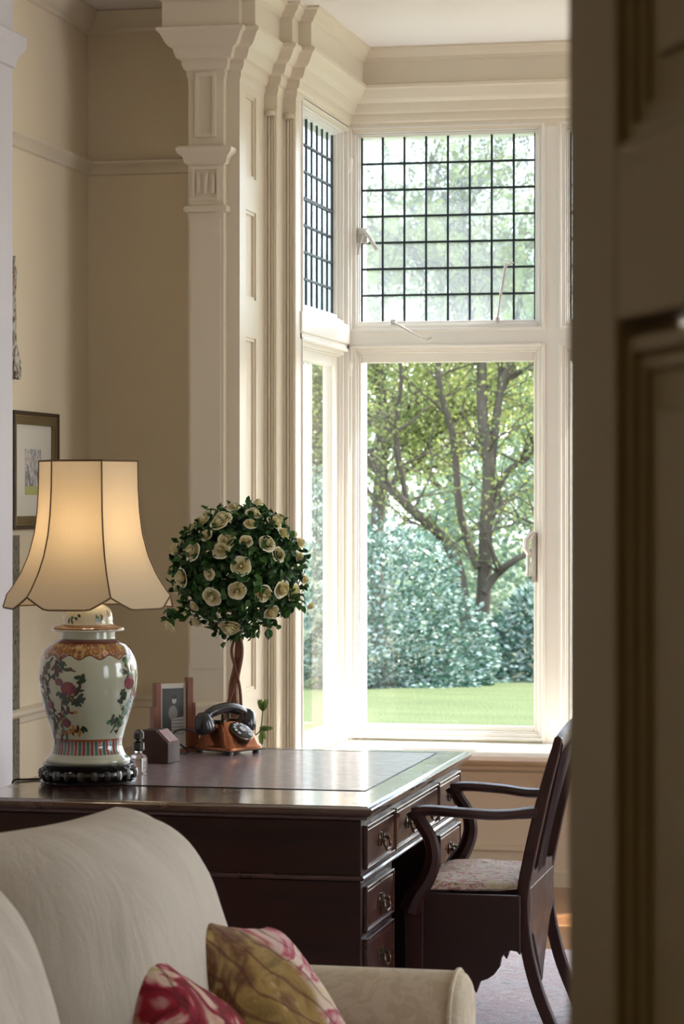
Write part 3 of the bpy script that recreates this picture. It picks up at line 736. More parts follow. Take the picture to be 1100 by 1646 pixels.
def branch(mb, pts, w=.0022, leaves=(2, 3), ls=.011, dens=1.0):
    pts = catmull([(a, b, 0) for a, b in pts], 8)
    for p, q in zip(pts, pts[1:]):
        d = Vector((q.x-p.x, (q.y-p.y)/.125, 0)); 
        if d.length == 0: continue
        n_ = Vector((-(q.y-p.y), (q.x-p.x)*.125, 0)).normalized()*w
        mb.add([sp(p.x+n_.x/.125, p.y+n_.y), sp(p.x-n_.x/.125, p.y-n_.y), sp(q.x-n_.x/.125, q.y-n_.y), sp(q.x+n_.x/.125, q.y+n_.y)], [(0, 1, 2, 3)], 3)
        if rnd.random() < .62*dens:
            ang = rnd.uniform(0, 2*PI)
            leafd(mb, p.x+math.cos(ang)*.007/.125, p.y+math.sin(ang)*.008, ls*rnd.uniform(.7, 1.3), rnd.choice(leaves), ang)
branch(jar, [(-1.0, .14), (-.9, .20), (-1.0, .27), (-.75, .31), (-.55, .325), (-.25, .32)])
branch(jar, [(-1.3, .18), (-1.1, .24), (-1.15, .30), (-.95, .335), (-.9, .345)])
branch(jar, [(-1.0, .16), (-.7, .19), (-.55, .24), (-.25, .255), (-.15, .28)])
branch(jar, [(-.85, .13), (-.5, .155), (-.3, .15), (-.12, .165)], leaves=(3, 6, 2))
branch(jar, [(-.75, .33), (-.6, .345), (-.45, .335)]); branch(jar, [(-1.2, .12), (-1.0, .17), (-1.1, .21), (-1.35, .26)])
branch(jar, [(-.6, .135), (-.7, .17), (-.6, .20), (-.35, .205)], leaves=(3, 6, 5))
for (a, b, s) in ((-.42, .272, .020), (-.62, .29, .011), (-.95, .225, .013), (-.55, .175, .014), (-1.2, .295, .013), (-1.25, .20, .016)): flower(jar, a, b, s)
for (a, b, s) in ((-.16, .298, .014), (-.13, .245, .012), (-.28, .235, .013), (-.5, .238, .012), (-.62, .252, .010), (-.20, .225, .010)):
    for j in range(3): leafd(jar, a+rnd.uniform(-.05, .05), b+rnd.uniform(-.006, .006), s*1.1, 2, rnd.uniform(0, PI))
branch(jar, [(.85, .14), (1.0, .19), (1.15, .24), (1.05, .29), (.9, .33), (.8, .35)], leaves=(2, 5, 2)); branch(jar, [(1.2, .18), (1.3, .26), (1.25, .32)], leaves=(2, 4, 5))
branch(jar, [(.62, .145), (.75, .165), (.9, .19), (.95, .22)], leaves=(5, 3, 2)); branch(jar, [(.6, .18), (.7, .175), (.85, .185)], leaves=(5, 2))
for (a, b, s) in ((.98, .285, .020), (1.2, .25, .014), (1.1, .325, .010)): flower(jar, a, b, s)
for (a, b) in ((.78, .32), (.82, .262), (.86, .247), (.78, .24), (.92, .31)):
    for j in range(3): leafd(jar, a+rnd.uniform(-.04, .04), b+rnd.uniform(-.008, .008), .014, 2, rnd.uniform(0, PI))
for k in range(5):                          # the far side carries the same sprays
    p0 = 2.0+k*.55; branch(jar, [(p0, .14), (p0+.15, .2), (p0-.1, .27), (p0+.1, .33)]); flower(jar, p0+.05, .24, .016)
jar.build('ginger_jar', pmats, lamp, smooth=50)
lprof = [(.070, .424), (.098, .426), (.102, .430), (.100, .436), (.080, .442), (.071, .446), (.070, .460), (.066, .478), (.056, .492), (.040, .500), (.018, .503)]
lprof = [(p.x, p.y) for p in catmull([(a, b, 0) for a, b in lprof], 3)]
m = Mat('painted lid glaze', hx(206, 204, 184), .12, 0, .6, .6)
Z2 = m.xyz()[2]
m.color(m.mix(m.math('MULTIPLY', m.math('GREATER_THAN', Z2, .4315), m.math('LESS_THAN', Z2, .4445)), hx(208, 205, 184), hx(112, 74, 50)))
lid = MB().lathe(lprof, 56)
def rl(z):
    for (a, b) in zip(lprof, lprof[1:]):
        if a[1] <= z <= b[1]+1e-9: return a[0]+(b[0]-a[0])*(z-a[1])/max(1e-9, b[1]-a[1])
    return .02
for k in range(16):
    ph = rnd.choice([rnd.uniform(-1.1, -.45), rnd.uniform(.35, 1.2), rnd.uniform(1.5, 5)]); z = rnd.uniform(.454, .482)
    leafd(lid, ph*.8, z, .011, rnd.choice((2, 3, 4, 5, 6)), rnd.uniform(0, PI), rl)
lid.build('jar_lid', [m.m]+pmats[1:], lamp, smooth=50)
M['brass'] = Mat('aged brass', hx(120, 84, 44), .35, .85).m
MB().lathe([(.022, .500), (.022, .508), (.012, .512), (.010, .56), (.018, .575), (.018, .62), (.012, .64), (.004, .66)], 20).build('lamp_fitting', M['brass'], lamp)
bm_ = Mat('lamp bulb', (1, .85, .6, 1), .4); bm_.p.inputs['Emission Color'].default_value = (1, .72, .38, 1); bm_.p.inputs['Emission Strength'].default_value = 3
MB().lathe([(.004, .652), (.014, .66), (.026, .685), (.030, .705), (.024, .725), (.004, .738)], 20).build('bulb', bm_.m, lamp)
ld = bpy.data.lights.new('lamp_light', 'POINT'); ld.energy = 1.5; ld.color = (1, .80, .56); ld.shadow_soft_size = .045
lo = bpy.data.objects.new('lamp_light', ld); COL.objects.link(lo); lo.parent = lamp; lo.location = (0, 0, .70)
bm_.m.node_tree.nodes['Principled BSDF'].inputs['Alpha'].default_value = 1
# shade: six bell panels with notched hem
SH0, SH1 = .492, .903
def shade_R(z):                             # corner radius against height
    P_ = [(.492, .268), (.515, .246), (.545, .222), (.59, .194), (.64, .172), (.70, .156), (.76, .148), (.83, .144), (.903, .143)]
    for (a, b) in zip(P_, P_[1:]):
        if a[0] <= z <= b[0]+1e-9: u = (z-a[0])/(b[0]-a[0]); u = u; return a[1]+(b[1]-a[1])*u
    return P_[-1][1] if z > .9 else P_[0][1]
angs = [a0+R(15)+k*PI/3 for k in range(6)]
def hem(t):                                 # t 0..1 along panel
    d = min(t, 1-t); return .034*max(0, 1-d/.27)
sm = Mat('cream silk shade', hx(226, 212, 184), .8, 0, .2)
sm.color(sm.mix(sm.noise(60, 3, sm.co((6, 6, .6))), hx(228, 215, 188), hx(214, 199, 170)))
tl = sm.N.new('ShaderNodeBsdfTranslucent'); tl.inputs[0].default_value = hx(230, 208, 170)
mx = sm.N.new('ShaderNodeMixShader'); mx.inputs[0].default_value = .38
sm.L.new(sm.p.outputs[0], mx.inputs[1]); sm.L.new(tl.outputs[0], mx.inputs[2]); sm.L.new(mx.outputs[0], sm.out.inputs[0])
shade = MB(); NT, NZ = 16, 24
def shp(k, t, v):
    z0 = SH0+hem(t); z = z0+(SH1-z0)*v; r = shade_R(z)
    A = Vector((math.cos(angs[k]), math.sin(angs[k])))*r; B = Vector((math.cos(angs[(k+1) % 6]), math.sin(angs[(k+1) % 6])))*r
    p = A.lerp(B, t); p = p*(1-.012*math.sin(PI*t)); return Vector((p.x, p.y, z))
for k in range(6):
    vs = [tuple(shp(k, i/NT, j/NZ)) for i in range(NT+1) for j in range(NZ+1)]
    fs = [(i*(NZ+1)+j, (i+1)*(NZ+1)+j, (i+1)*(NZ+1)+j+1, i*(NZ+1)+j+1) for i in range(NT) for j in range(NZ)]
    shade.add(vs, fs)
so = shade.build('lamp_shade', sm.m, lamp, smooth=25)
M['braid'] = Mat('brown braid', hx(104, 80, 50), .7).m
br = MB()
for k in range(6):
    br.tube([shp(k, 0, v/20)*1.0 for v in range(21)], .0022, 6)
    br.tube([shp(k, i/NT, 0) for i in range(NT+1)], .0026, 6)
    br.tube([shp(k, i/4, 1) for i in range(5)], .0032, 6)
br.build('shade_braid', M['braid'], lamp)
# harp ring that carries the shade
hr = MB()
for k in range(3): hr.tube([(0, 0, .66), (.14*math.cos(angs[2*k]), .14*math.sin(angs[2*k]), .885)], .0015, 5)
hr.build('shade_carrier', M['brass'], lamp)
# flex running to the left
M['flex'] = Mat('brown flex', hx(40, 30, 26), .5).m
MB().tube(catmull([(-2.40, 7.24, .790), (-2.415, 7.24, .770), (-2.44, 7.23, .7635), (-2.475, 7.20, .7635), (-2.498, 7.19, .7635), (-2.507, 7.188, .752), (-2.508, 7.188, .70), (-2.508, 7.188, .55)], 5), .003, 6).build('power_flex', M['flex'],
   label='thin dark lamp flex trailing over the left end of the desk', cat='cable')

# ------------------------------------------------------------------ small things on the desk
TOP = .7614
jt = empty('ink_bottle', (-2.205, 7.42, .760), label='small faceted glass bottle with dark stoppers behind the lamp', cat='bottle')
MB().lathe([(.020, 0), (.026, .003), (.026, .050), (.022, .058), (.012, .062), (.012, .070)], 8).build('bottle_body', M['jar_glass'], jt, smooth=20)
MB().lathe([(.014, .070), (.017, .074), (.017, .094), (.008, .098), (.008, .102), (.016, .106), (.016, .122), (.010, .130), (.001, .133)], 16).build('stopper', M['black_wood'], jt)

bxo = empty('stationery_box', (-2.243, 7.775, TOP), R(-8), label='small dark wooden stationery box with a sloping top', cat='box')
mb = MB().prism([(-.046, 0), (.046, 0), (.046, .062), (.006, .100), (-.046, .100)], -.045, .045, 'y')
mb.build('box_body', M['box_wood'], bxo, smooth=0, bevel=.002)
MB().prism([(.010, .100), (.046, .066), (.044, .062), (.008, .096)], -.034, .034, 'y').build('lid_slot', M['frame_wood'], bxo, smooth=0)

fr = empty('photo_stand', (-2.295, 8.10, TOP), R(42), label='stepped wooden stand holding an old black and white portrait photograph', cat='photo frame')
for s, hgt in ((-1, .218), (1, .232)):
    mb = MB().box(s*.056-.010, s*.056+.010, -.012, .012, 0, hgt)
    mb.box(s*.068-.006, s*.068+.006, -.014, .014, 0, hgt*.66); mb.box(s*.080-.006, s*.080+.006, -.014, .014, 0, hgt*.30)
    mb.build('stand_post', M['frame_wood'], fr, smooth=0, bevel=.0015)
MB().box(-.088, .088, -.030, .030, 0, .010).build('stand_base', M['frame_wood'], fr, smooth=0, bevel=.002)
m = Mat('photo print', hx(90, 90, 88), .3)
x_, y_, z_ = m.xyz()[0:3]
def gauss(cx, cz, rx, rz):
    a = m.math('POWER', m.math('DIVIDE', m.math('SUBTRACT', x_, cx), rx), 2); b = m.math('POWER', m.math('DIVIDE', m.math('SUBTRACT', z_, cz), rz), 2)
    return m.ramp(m.math('ADD', a, b), [(.55, 1), (1.0, 0)])
c = m.mix(m.noise(18, 4), hx(52, 54, 52), hx(90, 92, 90))
c = m.mix(gauss(.000, .122, .018, .026), c, hx(150, 146, 140)); c = m.mix(gauss(.004, .162, .0085, .012), c, hx(190, 184, 176)); c = m.mix(gauss(.004, .172, .010, .007), c, hx(60, 56, 52))
blk = m.math('MULTIPLY', m.math('GREATER_THAN', x_, -.006), m.math('LESS_THAN', z_, m.math('ADD', .104, m.math('MULTIPLY', x_, .2))))
c = m.mix(blk, c, m.mix(m.ramp(m.wave(30, 1, m.co(), 1, 'Z'), [(.4, 0), (.6, 1)]), hx(196, 198, 198), hx(150, 154, 156)))
m.color(c)
MB().box(-.046, .046, .000, .003, .010, .215).build('photo_mount', Mat('card', hx(206, 200, 186), .6).m, fr, smooth=0)
MB().box(-.037, .037, -.0012, .0, .050, .200).build('photo_print', m.m, fr, smooth=0)

# telephone
ph = empty('telephone', (-2.125, 8.12, TOP), math.atan2(.86, .5), label='vintage rotary telephone with black handset on a copper body', cat='telephone')
m = Mat('copper', hx(184, 118, 84), .24, .85); m.color(m.mix(m.noise(20, 4), hx(196, 130, 94), hx(150, 88, 60))); M['copper'] = m.m
M['bakelite'] = Mat('black bakelite', hx(28, 30, 36), .22, 0, .6, .3).m
# local: x = handset axis, -y = front with the dial
def loft(mb, rings):
    n = len(rings[0]); vs = [p for r in rings for p in r]; fs = []
    for j in range(len(rings)-1):
        for i in range(n): k = (i+1) % n; fs.append((j*n+i, j*n+k, (j+1)*n+k, (j+1)*n+i))
    fs += [tuple(range(n-1, -1, -1)), tuple(range((len(rings)-1)*n, len(rings)*n))]; mb.add(vs, fs)
def rrect(x0, x1, y0, y1, z, r, zf=None):
    out = []
    for (cx, cy, a) in ((x1-r, y0+r, -90), (x1-r, y1-r, 0), (x0+r, y1-r, 90), (x0+r, y0+r, 180)):
        for i in range(5):
            q = R(a+i*22.5); px = cx+r*math.cos(q); py = cy+r*math.sin(q); out.append((px, py, zf(px, py) if zf else z))
    return out
mb = MB()
loft(mb, [rrect(-.078, .078, -.088, .075, .014, .02), rrect(-.078, .078, -.088, .075, .022, .02), rrect(-.071, .071, -.080, .070, .030, .02), rrect(-.066, .066, -.070, .062, .055, .02),
          rrect(-.052, .052, -.045, .050, .084, .018, lambda x, y: .084+.10*(y)), rrect(-.040, .040, -.020, .040, .098, .012)])
mb.build('telephone_body', M['copper'], ph, smooth=30)
mb = MB().box(-.08, .08, -.09, .077, .010, .015)
mb.build('base_plate', M['bronze'], ph, smooth=0, bevel=.002)
for sx in (-.06, .06):
    for sy in (-.07, .058): MB().lathe([(.012, 0), (.012, .010)], 14, (sx, sy, 0)).build('foot', M['bakelite'], ph)
tilt = Matrix.Translation((0, -.062, .068)) @ Matrix.Rotation(R(38), 4, 'X')
mb = MB(); mb.T = tilt; mb.lathe([(.041, -.010), (.042, .004), (.038, .008), (.036, .006)], 36)
mb.build('dial_ring', M['bronze'], ph)
mb = MB(); mb.T = tilt; mb.lathe([(.036, .002), (.036, .009), (.034, .010), (.014, .011), (.0135, .013), (.001, .013)], 36)
dial = mb.build('dial', M['bakelite'], ph)
mb = MB()
for i in range(10):
    a = R(30*i-60); mb.T = tilt @ Matrix.Translation((.027*math.cos(a), .027*math.sin(a), .0102)); mb.lathe([(.0052, 0), (.0050, .0008)], 12)
mb.T = tilt @ Matrix.Translation((0, 0, .0128)); mb.lathe([(.012, 0), (.011, .001)], 20)
mb.build('finger_hole', Mat('dial face white', hx(196, 198, 206), .3).m, dial)
for s in (-1, 1):
    mb = MB()
    mb.tube(catmull([(s*.034, -.010, .090), (s*.040, -.022, .108), (s*.042, -.024, .124)], 4), [.007]*9, 8, (.8, 1)); mb.tube(catmull([(s*.034, .026, .090), (s*.040, .034, .108), (s*.042, .036, .124)], 4), [.007]*9, 8)
    mb.box(s*.040-.006, s*.040+.006, -.016, .030, .094, .104)
    mb.build('cradle_arm', M['bronze'], ph, smooth=40)
mb = MB().tube(catmull([(-.088, .006, .112), (-.065, .006, .128), (0, .006, .140), (.065, .006, .128), (.088, .006, .112)], 6), [.014, .0145, .015, .0155, .016, .016, .016, .0165, .017, .017, .017, .017, .017, .017, .017, .017, .017, .017, .016, .0155, .015, .015, .0145, .014, .014], 12)
for s in (-1, 1):
    mb.T = Matrix.Translation((s*.098, .006, .108)) @ Matrix.Rotation(s*R(16), 4, 'Y')
    mb.lathe([(.012, .022), (.022, .014), (.028, .0), (.033, -.020), (.034, -.034), (.030, -.040), (.010, -.042)], 24)
mb.T = Matrix.Identity(4)
mb.build('handset', M['bakelite'], ph, smooth=50)
MB().tube(catmull([(-.125, .01, .070), (-.15, .03, .080), (-.175, .055, .072), (-.185, .085, .030), (-.165, .09, .006), (-.12, .05, .006), (-.19, .06, .05), (-.20, .11, .012), (-.14, .13, .006), (-.06, .11, .010), (-.03, .077, .020)], 6), .0032, 6).build('cord', M['bakelite'], ph)

# ------------------------------------------------------------------ rose topiary on a stand behind the desk
TY = 8.62; TX = -2.223
top = empty('rose_topiary', (TX, TY, .62), label='round rose topiary tree with cream blooms on a bare twisted stem', cat='plant')
pst = empty('plant_stand', (TX, TY, .012), label='wooden plant stand half hidden behind the desk, carrying the rose topiary', cat='plant stand')
MB().lathe([(.15, .585), (.155, .59), (.155, .602), (.148, .608)], 32).build('stand_top', M['mahogany'], pst)
MB().lathe([(.045, .03), (.030, .08), (.022, .16), (.030, .30), (.020, .44), (.026, .55), (.05, .585)], 20).build('column', M['mahogany'], pst)
for k in range(3):
    a = k*2*PI/3+.4; MB().tube(catmull([(.02*math.cos(a), .02*math.sin(a), .12), (.09*math.cos(a), .09*math.sin(a), .10), (.14*math.cos(a), .14*math.sin(a), .04), (.17*math.cos(a), .17*math.sin(a), .014)], 4), [.018]*6+[.014]*7, 8).build('foot', M['mahogany'], pst)
MB().lathe([(.045, .0), (.050, .004), (.062, .085), (.068, .088), (.068, .10), (.060, .10), (.058, .088), (.001, .088)], 28, cap=False).build('pot', Mat('terracotta', hx(150, 84, 60), .8).m, top)
BC = Vector((.008, 0, .702)); BR = .205                   # ball centre, local
m = Mat('twisted stem bark', hx(110, 66, 46), .7); m.color(m.mix(m.noise(20, 4, m.co((3, 3, .5))), hx(92, 52, 38), hx(140, 90, 62))); M['stem'] = m.m
mb = MB().tube(catmull([(-.012, 0, .085), (-.006, 0, .20), (-.012, 0, .30), (.006, 0, .40), (.010, 0, .52), (.015, 0, .66)], 5), [.020, .020, .019, .019, .018, .018, .017, .018, .018, .017, .016, .016, .016, .015, .015, .014, .014, .013, .013, .012, .012, .012, .011, .010, .010, .010], 10)
mb.tube(catmull([(-.045, .01, .085), (-.042, -.012, .18), (-.018, -.024, .27), (.012, -.020, .36), (.020, -.006, .44), (.004, -.016, .52), (.01, 0, .6)], 5), .0065, 8)
mb.tube(catmull([(.02, -.01, .20), (.018, -.02, .30), (.004, -.024, .37), (-.012, -.016, .44), (.02, -.012, .52)], 5), .005, 8)
mb.build('stem', M['stem'], top)
rn = random.Random(11)
def leafverts(p, d, up, L, W):
    d = d.normalized(); s_ = d.cross(up); s_ = s_.normalized() if s_.length > 1e-4 else Vector((1, 0, 0)); nrm = s_.cross(d).normalized()
    P0 = p; P1 = p+d*L*.35+s_*W/2+nrm*W*.12; P2 = p+d*L*.75+s_*W*.38+nrm*W*.1; P3 = p+d*L-nrm*L*.12; P4 = p+d*L*.75-s_*W*.38+nrm*W*.1; P5 = p+d*L*.35-s_*W/2+nrm*W*.12; Pm = p+d*L*.5-nrm*W*.06
    return [tuple(q) for q in (P0, P1, P2, P3, P4, P5, Pm)], [(0, 1, 6), (1, 2, 6), (2, 3, 6), (3, 4, 6), (4, 5, 6), (5, 0, 6)]
def rdir(r): 
    z = r.uniform(-1, 1); a = r.uniform(0, 2*PI); q = math.sqrt(1-z*z); return Vector((q*math.cos(a), q*math.sin(a), z))
mb = MB()
for i in range(3400):
    d = rdir(rn); rr = BR*rn.uniform(.60, 1.0) if rn.random() < .8 else BR*rn.uniform(.95, 1.07)
    lump = 1+.07*noise.noise(d*3)
    if d.z < -.75 and rn.random() < .5: continue
    p = BC+d*rr*lump
    dd = (d*rn.uniform(.1, .9)+rdir(rn)*.9)
    vs, fs = leafverts(p, dd, d, rn.uniform(.026, .042), rn.uniform(.015, .023)); mb.add(vs, fs)
for k in range(22):                         # sprigs breaking the outline
    d = rdir(rn)
    for j in range(5):
        p = BC+d*(BR*(.98+.035*j)); vs, fs = leafverts(p, d*.5+rdir(rn), d, .032, .018); mb.add(vs, fs)
# low hanging tufts at lower left / right of the ball
for (ax_, az_) in ((-.22, -.155), (-.19, -.145), (-.02, -.215), (.0, -.205), (.04, -.20), (.18, -.12), (.21, -.10), (-.14, -.165), (.11, -.175)):
    for j in range(11):
        p = BC+Vector((ax_+rn.gauss(0, .013), -.06+rn.gauss(0, .02), az_+rn.gauss(0, .012))); vs, fs = leafverts(p, rdir(rn), Vector((0, -.5, 1)), .036, .021); mb.add(vs, fs)
mb.build('foliage', M['rose_leaf'], top, smooth=0)
# one rose, then copies
m = Mat('cream rose petal', hx(238, 232, 202), .6, 0, .2)
oi = m.N.new('ShaderNodeVectorMath'); oi.operation = 'LENGTH'; m.L.new(m.co(), oi.inputs[0])
m.color(m.ramp(oi.outputs['Value'], [(.012, hx(240, 226, 160)), (.019, hx(243, 237, 206)), (.026, hx(245, 242, 224))]))
m.p.inputs['Subsurface Weight'].default_value = .15; m.p.inputs['Subsurface Radius'].default_value = (.01, .01, .006)
def rose_mesh():
    """cupped petals in five tightening whorls round a closed bud"""
    mb = MB().lathe([(.001, .0), (.003, .004), (.0034, .010), (.0022, .0155), (.0006, .0165)], 8)
    for ring, (n, rr_, h, curl, w) in enumerate(((2, .0048, .0185, .0, 1.5), (3, .0076, .0180, .0012, 1.35), (3, .0108, .0165, .002, 1.3), (4, .0140, .0135, .003, 1.25), (5, .0180, .0095, .005, 1.15))):
        for i in range(n):
            a = 2*PI*i/n+ring*.9; nu, nv = 8, 6; vs = []
            for u in range(nu+1):
                q = 2*u/nu-1; au = q*w*PI/n
                for v in range(nv+1):
                    t = v/nv; rad = rr_*(math.sin(min(1, t*1.25)*PI/2)**.8)+curl*max(0, t-.72)*2.2+.0008*q+rr_*.16*(1-q*q)*t*t-rr_*.05
                    z = h*t*(1-.10*q*q*t)-curl*max(0, t-.72)**2*6-.0012*ring
                    vs.append(((rad+.0005)*math.cos(a+au), (rad+.0005)*math.sin(a+au), z))
            fs = [(u*(nv+1)+v, (u+1)*(nv+1)+v, (u+1)*(nv+1)+v+1, u*(nv+1)+v+1) for u in range(nu) for v in range(nv)]
            mb.add(vs, fs)
    return mb
rose0 = rose_mesh().build('rose', m.m, top, smooth=70)
zp = [(620,160,1),(605,208,.8),(472,185,1.2),(455,205,1.1),(395,262,.8),(492,288,1.1),(465,332,1.1),(585,290,.8),(685,303,1.05),(740,355,.95),(330,342,1.2),(560,408,1.2),(408,447,.75),(278,468,1.2),
      (422,555,1.2),(542,525,1.1),(665,540,1.1),(755,520,1.15),(812,536,1.1),(705,632,1.05),(345,680,1),(508,700,1.4),(868,480,.8),(845,302,.95),(765,255,.9),(722,205,1.05),(895,608,.7),
      (805,578,.8),(330,230,1),(378,195,.9),(235,330,.8),(218,705,1),(640,108,.8),(242,520,.8),(335,603,.7),(522,132,.9),(838,372,.9)]
cxp, cyp = 380.0, 921.0
cf = Vector((-TX, -TY, 0)).normalized(); cr = Vector((-cf.y, cf.x, 0)); cu = Vector((0, 0, 1))
first = True
def put_rose(d, rad, s):
    global first
    o = rose0 if first else rose0.copy()
    if not first: COL.objects.link(o); o.parent = top
    first = False
    o.location = BC+d*rad; o.scale = (s, s, s)
    q = d.to_track_quat('Z', 'Y'); o.rotation_mode = 'QUATERNION'; o.rotation_quaternion = q @ Matrix.Rotation(rn.uniform(0, 6), 3, 'Z').to_quaternion()
for (zx, zy, s) in zp:
    px = 200+zx/3.0556-cxp; py = 780+zy/3.0556-cyp; u = px/485; w = -py/485
    rr = math.hypot(u, w); RB = BR*1.02
    if rr < RB*.98: dpt = math.sqrt(RB*RB-rr*rr); d = cr*u+cu*w+cf*dpt; put_rose(d.normalized(), RB*1.0, s*1.25)
    else: d = cr*u+cu*w+cf*.05; put_rose(d.normalized(), d.length, s*1.15)
for k in range(24):
    while True:
        d = rdir(rn)
        if d.dot(cf) < .05 and d.z > -.6: break
    put_rose(d, BR*1.02, rn.uniform(.9, 1.3))
# low sprig with a green bud
mb = MB().tube(catmull([(.0, -.01, .09), (.05, -.02, .14), (.088, -.03, .17), (.098, -.03, .235)], 5), .0022, 6)
for (a, b, dx, dz) in ((.09, .18, .4, -1), (.09, .165, .1, -1), (.085, .18, 1, -.1), (.088, .175, 1, .1)):
    vs, fs = leafverts(Vector((a, -.03, b)), Vector((dx, 0, dz)), Vector((0, -1, 0)), .045, .018); mb.add(vs, fs)
for k in range(6):
    a = k*PI/3; vs, fs = leafverts(Vector((.098, -.03, .232)), Vector((math.cos(a)*.45, math.sin(a)*.3, 1)), Vector((0, -1, .2)), .045, .014); mb.add(vs, fs)
mb.build('sprig', leaf('sprig leaf', [hx(84, 118, 50), hx(150, 160, 90), hx(60, 100, 50)], .5, .3, .3), top)

# ------------------------------------------------------------------ picture and hanging on the left wall
pc = empty('framed_picture', (XL, 8.94, 1.655), label='small framed landscape print in a dark and gilt frame on the left wall', cat='picture')
m = Mat('gilt frame', hx(138, 120, 84), .4, .5); m.color(m.mix(m.noise(12, 3), hx(140, 124, 90), hx(110, 92, 60))); M['old_gilt'] = m.m
mb = MB().frame('y', -.245, .245, -.205, .205, .012, .0, .026).build('frame_edge', Mat('dark frame edge', hx(60, 42, 28), .4).m, pc, smooth=0, bevel=.002)
MB().frame('y', -.233, .233, -.193, .193, .034, .0, .018).frame('y', -.233, .233, -.193, .193, .010, .018, .022).build('picture_frame', M['old_gilt'], pc, smooth=0, bevel=.002)
MB().box(.004, .008, -.20, .20, -.165, .165).build('mount', Mat('cream mount', hx(214, 208, 194), .7).m, pc, smooth=0)
m = Mat('landscape print', hx(150, 146, 140), .6); z_ = m.xyz()[2]
c = m.ramp(m.noise(26, 5, m.co((1, 1, .8)), 1), [(.36, hx(92, 92, 98)), (.48, hx(160, 156, 156)), (.58, hx(206, 204, 200)), (.68, hx(176, 140, 116))])
c = m.mix(m.math('LESS_THAN', z_, -.055), c, hx(176, 176, 110)); m.color(c)
MB().box(.008, .0092, -.085, .085, -.085, .075).build('print', m.m, pc, smooth=0)

m = Mat('grey patterned tape', hx(150, 140, 126), .8)
m.color(m.ramp(m.noise(34, 4, m.co((1, 1.5, .6)), 1.5), [(.40, hx(86, 78, 66)), (.50, hx(150, 140, 124)), (.58, hx(206, 198, 184))])); M['tape'] = m.m
mb = MB(); vs = []; fs = []; pr = [(.0, .010), (.05, .030), (.12, .012), (.16, .008), (.22, .040), (.30, .060), (.36, .068), (.40, .062), (.42, .060)]
n = 0
for (d, w) in pr:
    for j in range(5):
        u = j/4; vs.append((XL+.016+.010*math.sin(u*PI*2+d*20), 8.69+w*u+.006*math.sin(d*18), 2.385-d))
    n += 1
for i in range(n-1):
    for j in range(4): fs.append((i*5+j, i*5+j+1, i*5+j+6, i*5+j+5))
mb.add(vs, fs)
o = mb.build('wall_hanging', M['tape'], smooth=60, label='narrow grey patterned fabric hanging high on the left wall', cat='wall hanging')
sd = o.modifiers.new('thick', 'SOLIDIFY'); sd.thickness = .003

# ------------------------------------------------------------------ sofa and cushions
sofa = empty('sofa', (-1.35, 4.4, 0), label='cream linen sofa seen from its near end, standing before the desk', cat='sofa')
sofa.location = (0, 0, 0)
def cushion_mb(w, h, t, pu=4, q=.5, pinch=.06, wr=.006, seed=0, nn=34):
    """lies in local XZ... width along Y, height along Z, thickness along X; origin at centre"""
    mb = MB(); vs = []; fs = []
    for side in (1, -1):
        b = len(vs)
        for i in range(nn+1):
            for j in range(nn+1):
                u = -math.cos(PI*i/nn); v = -math.cos(PI*j/nn)
                e = ((1-abs(u)**pu)*(1-abs(v)**pu))**q
                y = u*w/2*(1-pinch*(1-v*v)); z = v*h/2*(1-pinch*(1-u*u))
                nzv = noise.fractal(Vector((y*5+seed, z*3, seed)), 1, 2, 3)*wr*min(1, e*2)
                cor = abs(u)*abs(v); wv = math.sin((u-v*side)*9+seed)*wr*.7*cor**2*min(1, 3*e)
                vs.append((side*(t/2*e)+nzv+wv, y, z))
        for i in range(nn):
            for j in range(nn): a = b+i*(nn+1)+j; fs.append((a, a+1, a+nn+2, a+nn+1))
    return mb.add(vs, fs)
# frame: base, back, two arms
mb = MB(); loft(mb, [rrect(-1.93, -.92, 3.0, 5.28, .05, .05), rrect(-1.93, -.92, 3.0, 5.28, .30, .05)]); mb.build('sofa_base', M['damask'], sofa, smooth=40)
mb = MB().prism([(-1.93, .28), (-1.74, .28), (-1.80, .70), (-1.83, .78), (-1.88, .80), (-1.94, .77), (-1.95, .70)], 3.02, 5.26, 'y'); mb.build('sofa_back', M['damask'], sofa, smooth=0, bevel=.02)
for (yc, s) in ((5.21, 1), (3.08, -1)):
    poly = [(yc-.07, .28), (yc+.07, .28), (yc+.07, .50)]
    poly += [(yc+.0+.105*math.cos(a), .535+.090*math.sin(a)) for a in [R(-30)+i*R(240)/16 for i in range(17)]]
    poly += [(yc-.07, .50)]
    rings = []
    for (x, k_) in ((-1.86, 1), (-.93, 1), (-.895, 1), (-.880, .97), (-.872, .90)):
        rings.append([(x, yc+(p[0]-yc)*k_, .45+(p[1]-.45)*k_) for p in poly])
    mb = MB(); loft(mb, rings); ao = mb.build('sofa_arm', M['damask'], sofa, smooth=60)
    pp = [(-.893, yc+(p[0]-yc)*1.01, .45+(p[1]-.45)*1.01) for p in poly[2:]]
    MB().tube(pp, .005, 6).build('piping', M['damask'], ao)
for (ya, yb_) in ((4.10, 5.09), (3.16, 4.09)):
    mb = MB(); loft(mb, [rrect(-1.72, -.90, ya, yb_, .30, .06), rrect(-1.73, -.885, ya-.01, yb_+.01, .33, .07), rrect(-1.73, -.885, ya-.01, yb_+.01, .41, .07), rrect(-1.71, -.90, ya+.01, yb_-.01, .45, .07), rrect(-1.6, -1.0, ya+.12, yb_-.12, .465, .07)])
    mb.build('seat_cushion', M['linen'], sofa, smooth=50)
def place(mb, name, mat, loc, rot, parent=None, **k):
    mb.v = [tuple((Matrix.Translation(loc) @ rot) @ Vector(p)) for p in mb.v]
    o = mb.build(name, mat, parent, smooth=80, **k); return o
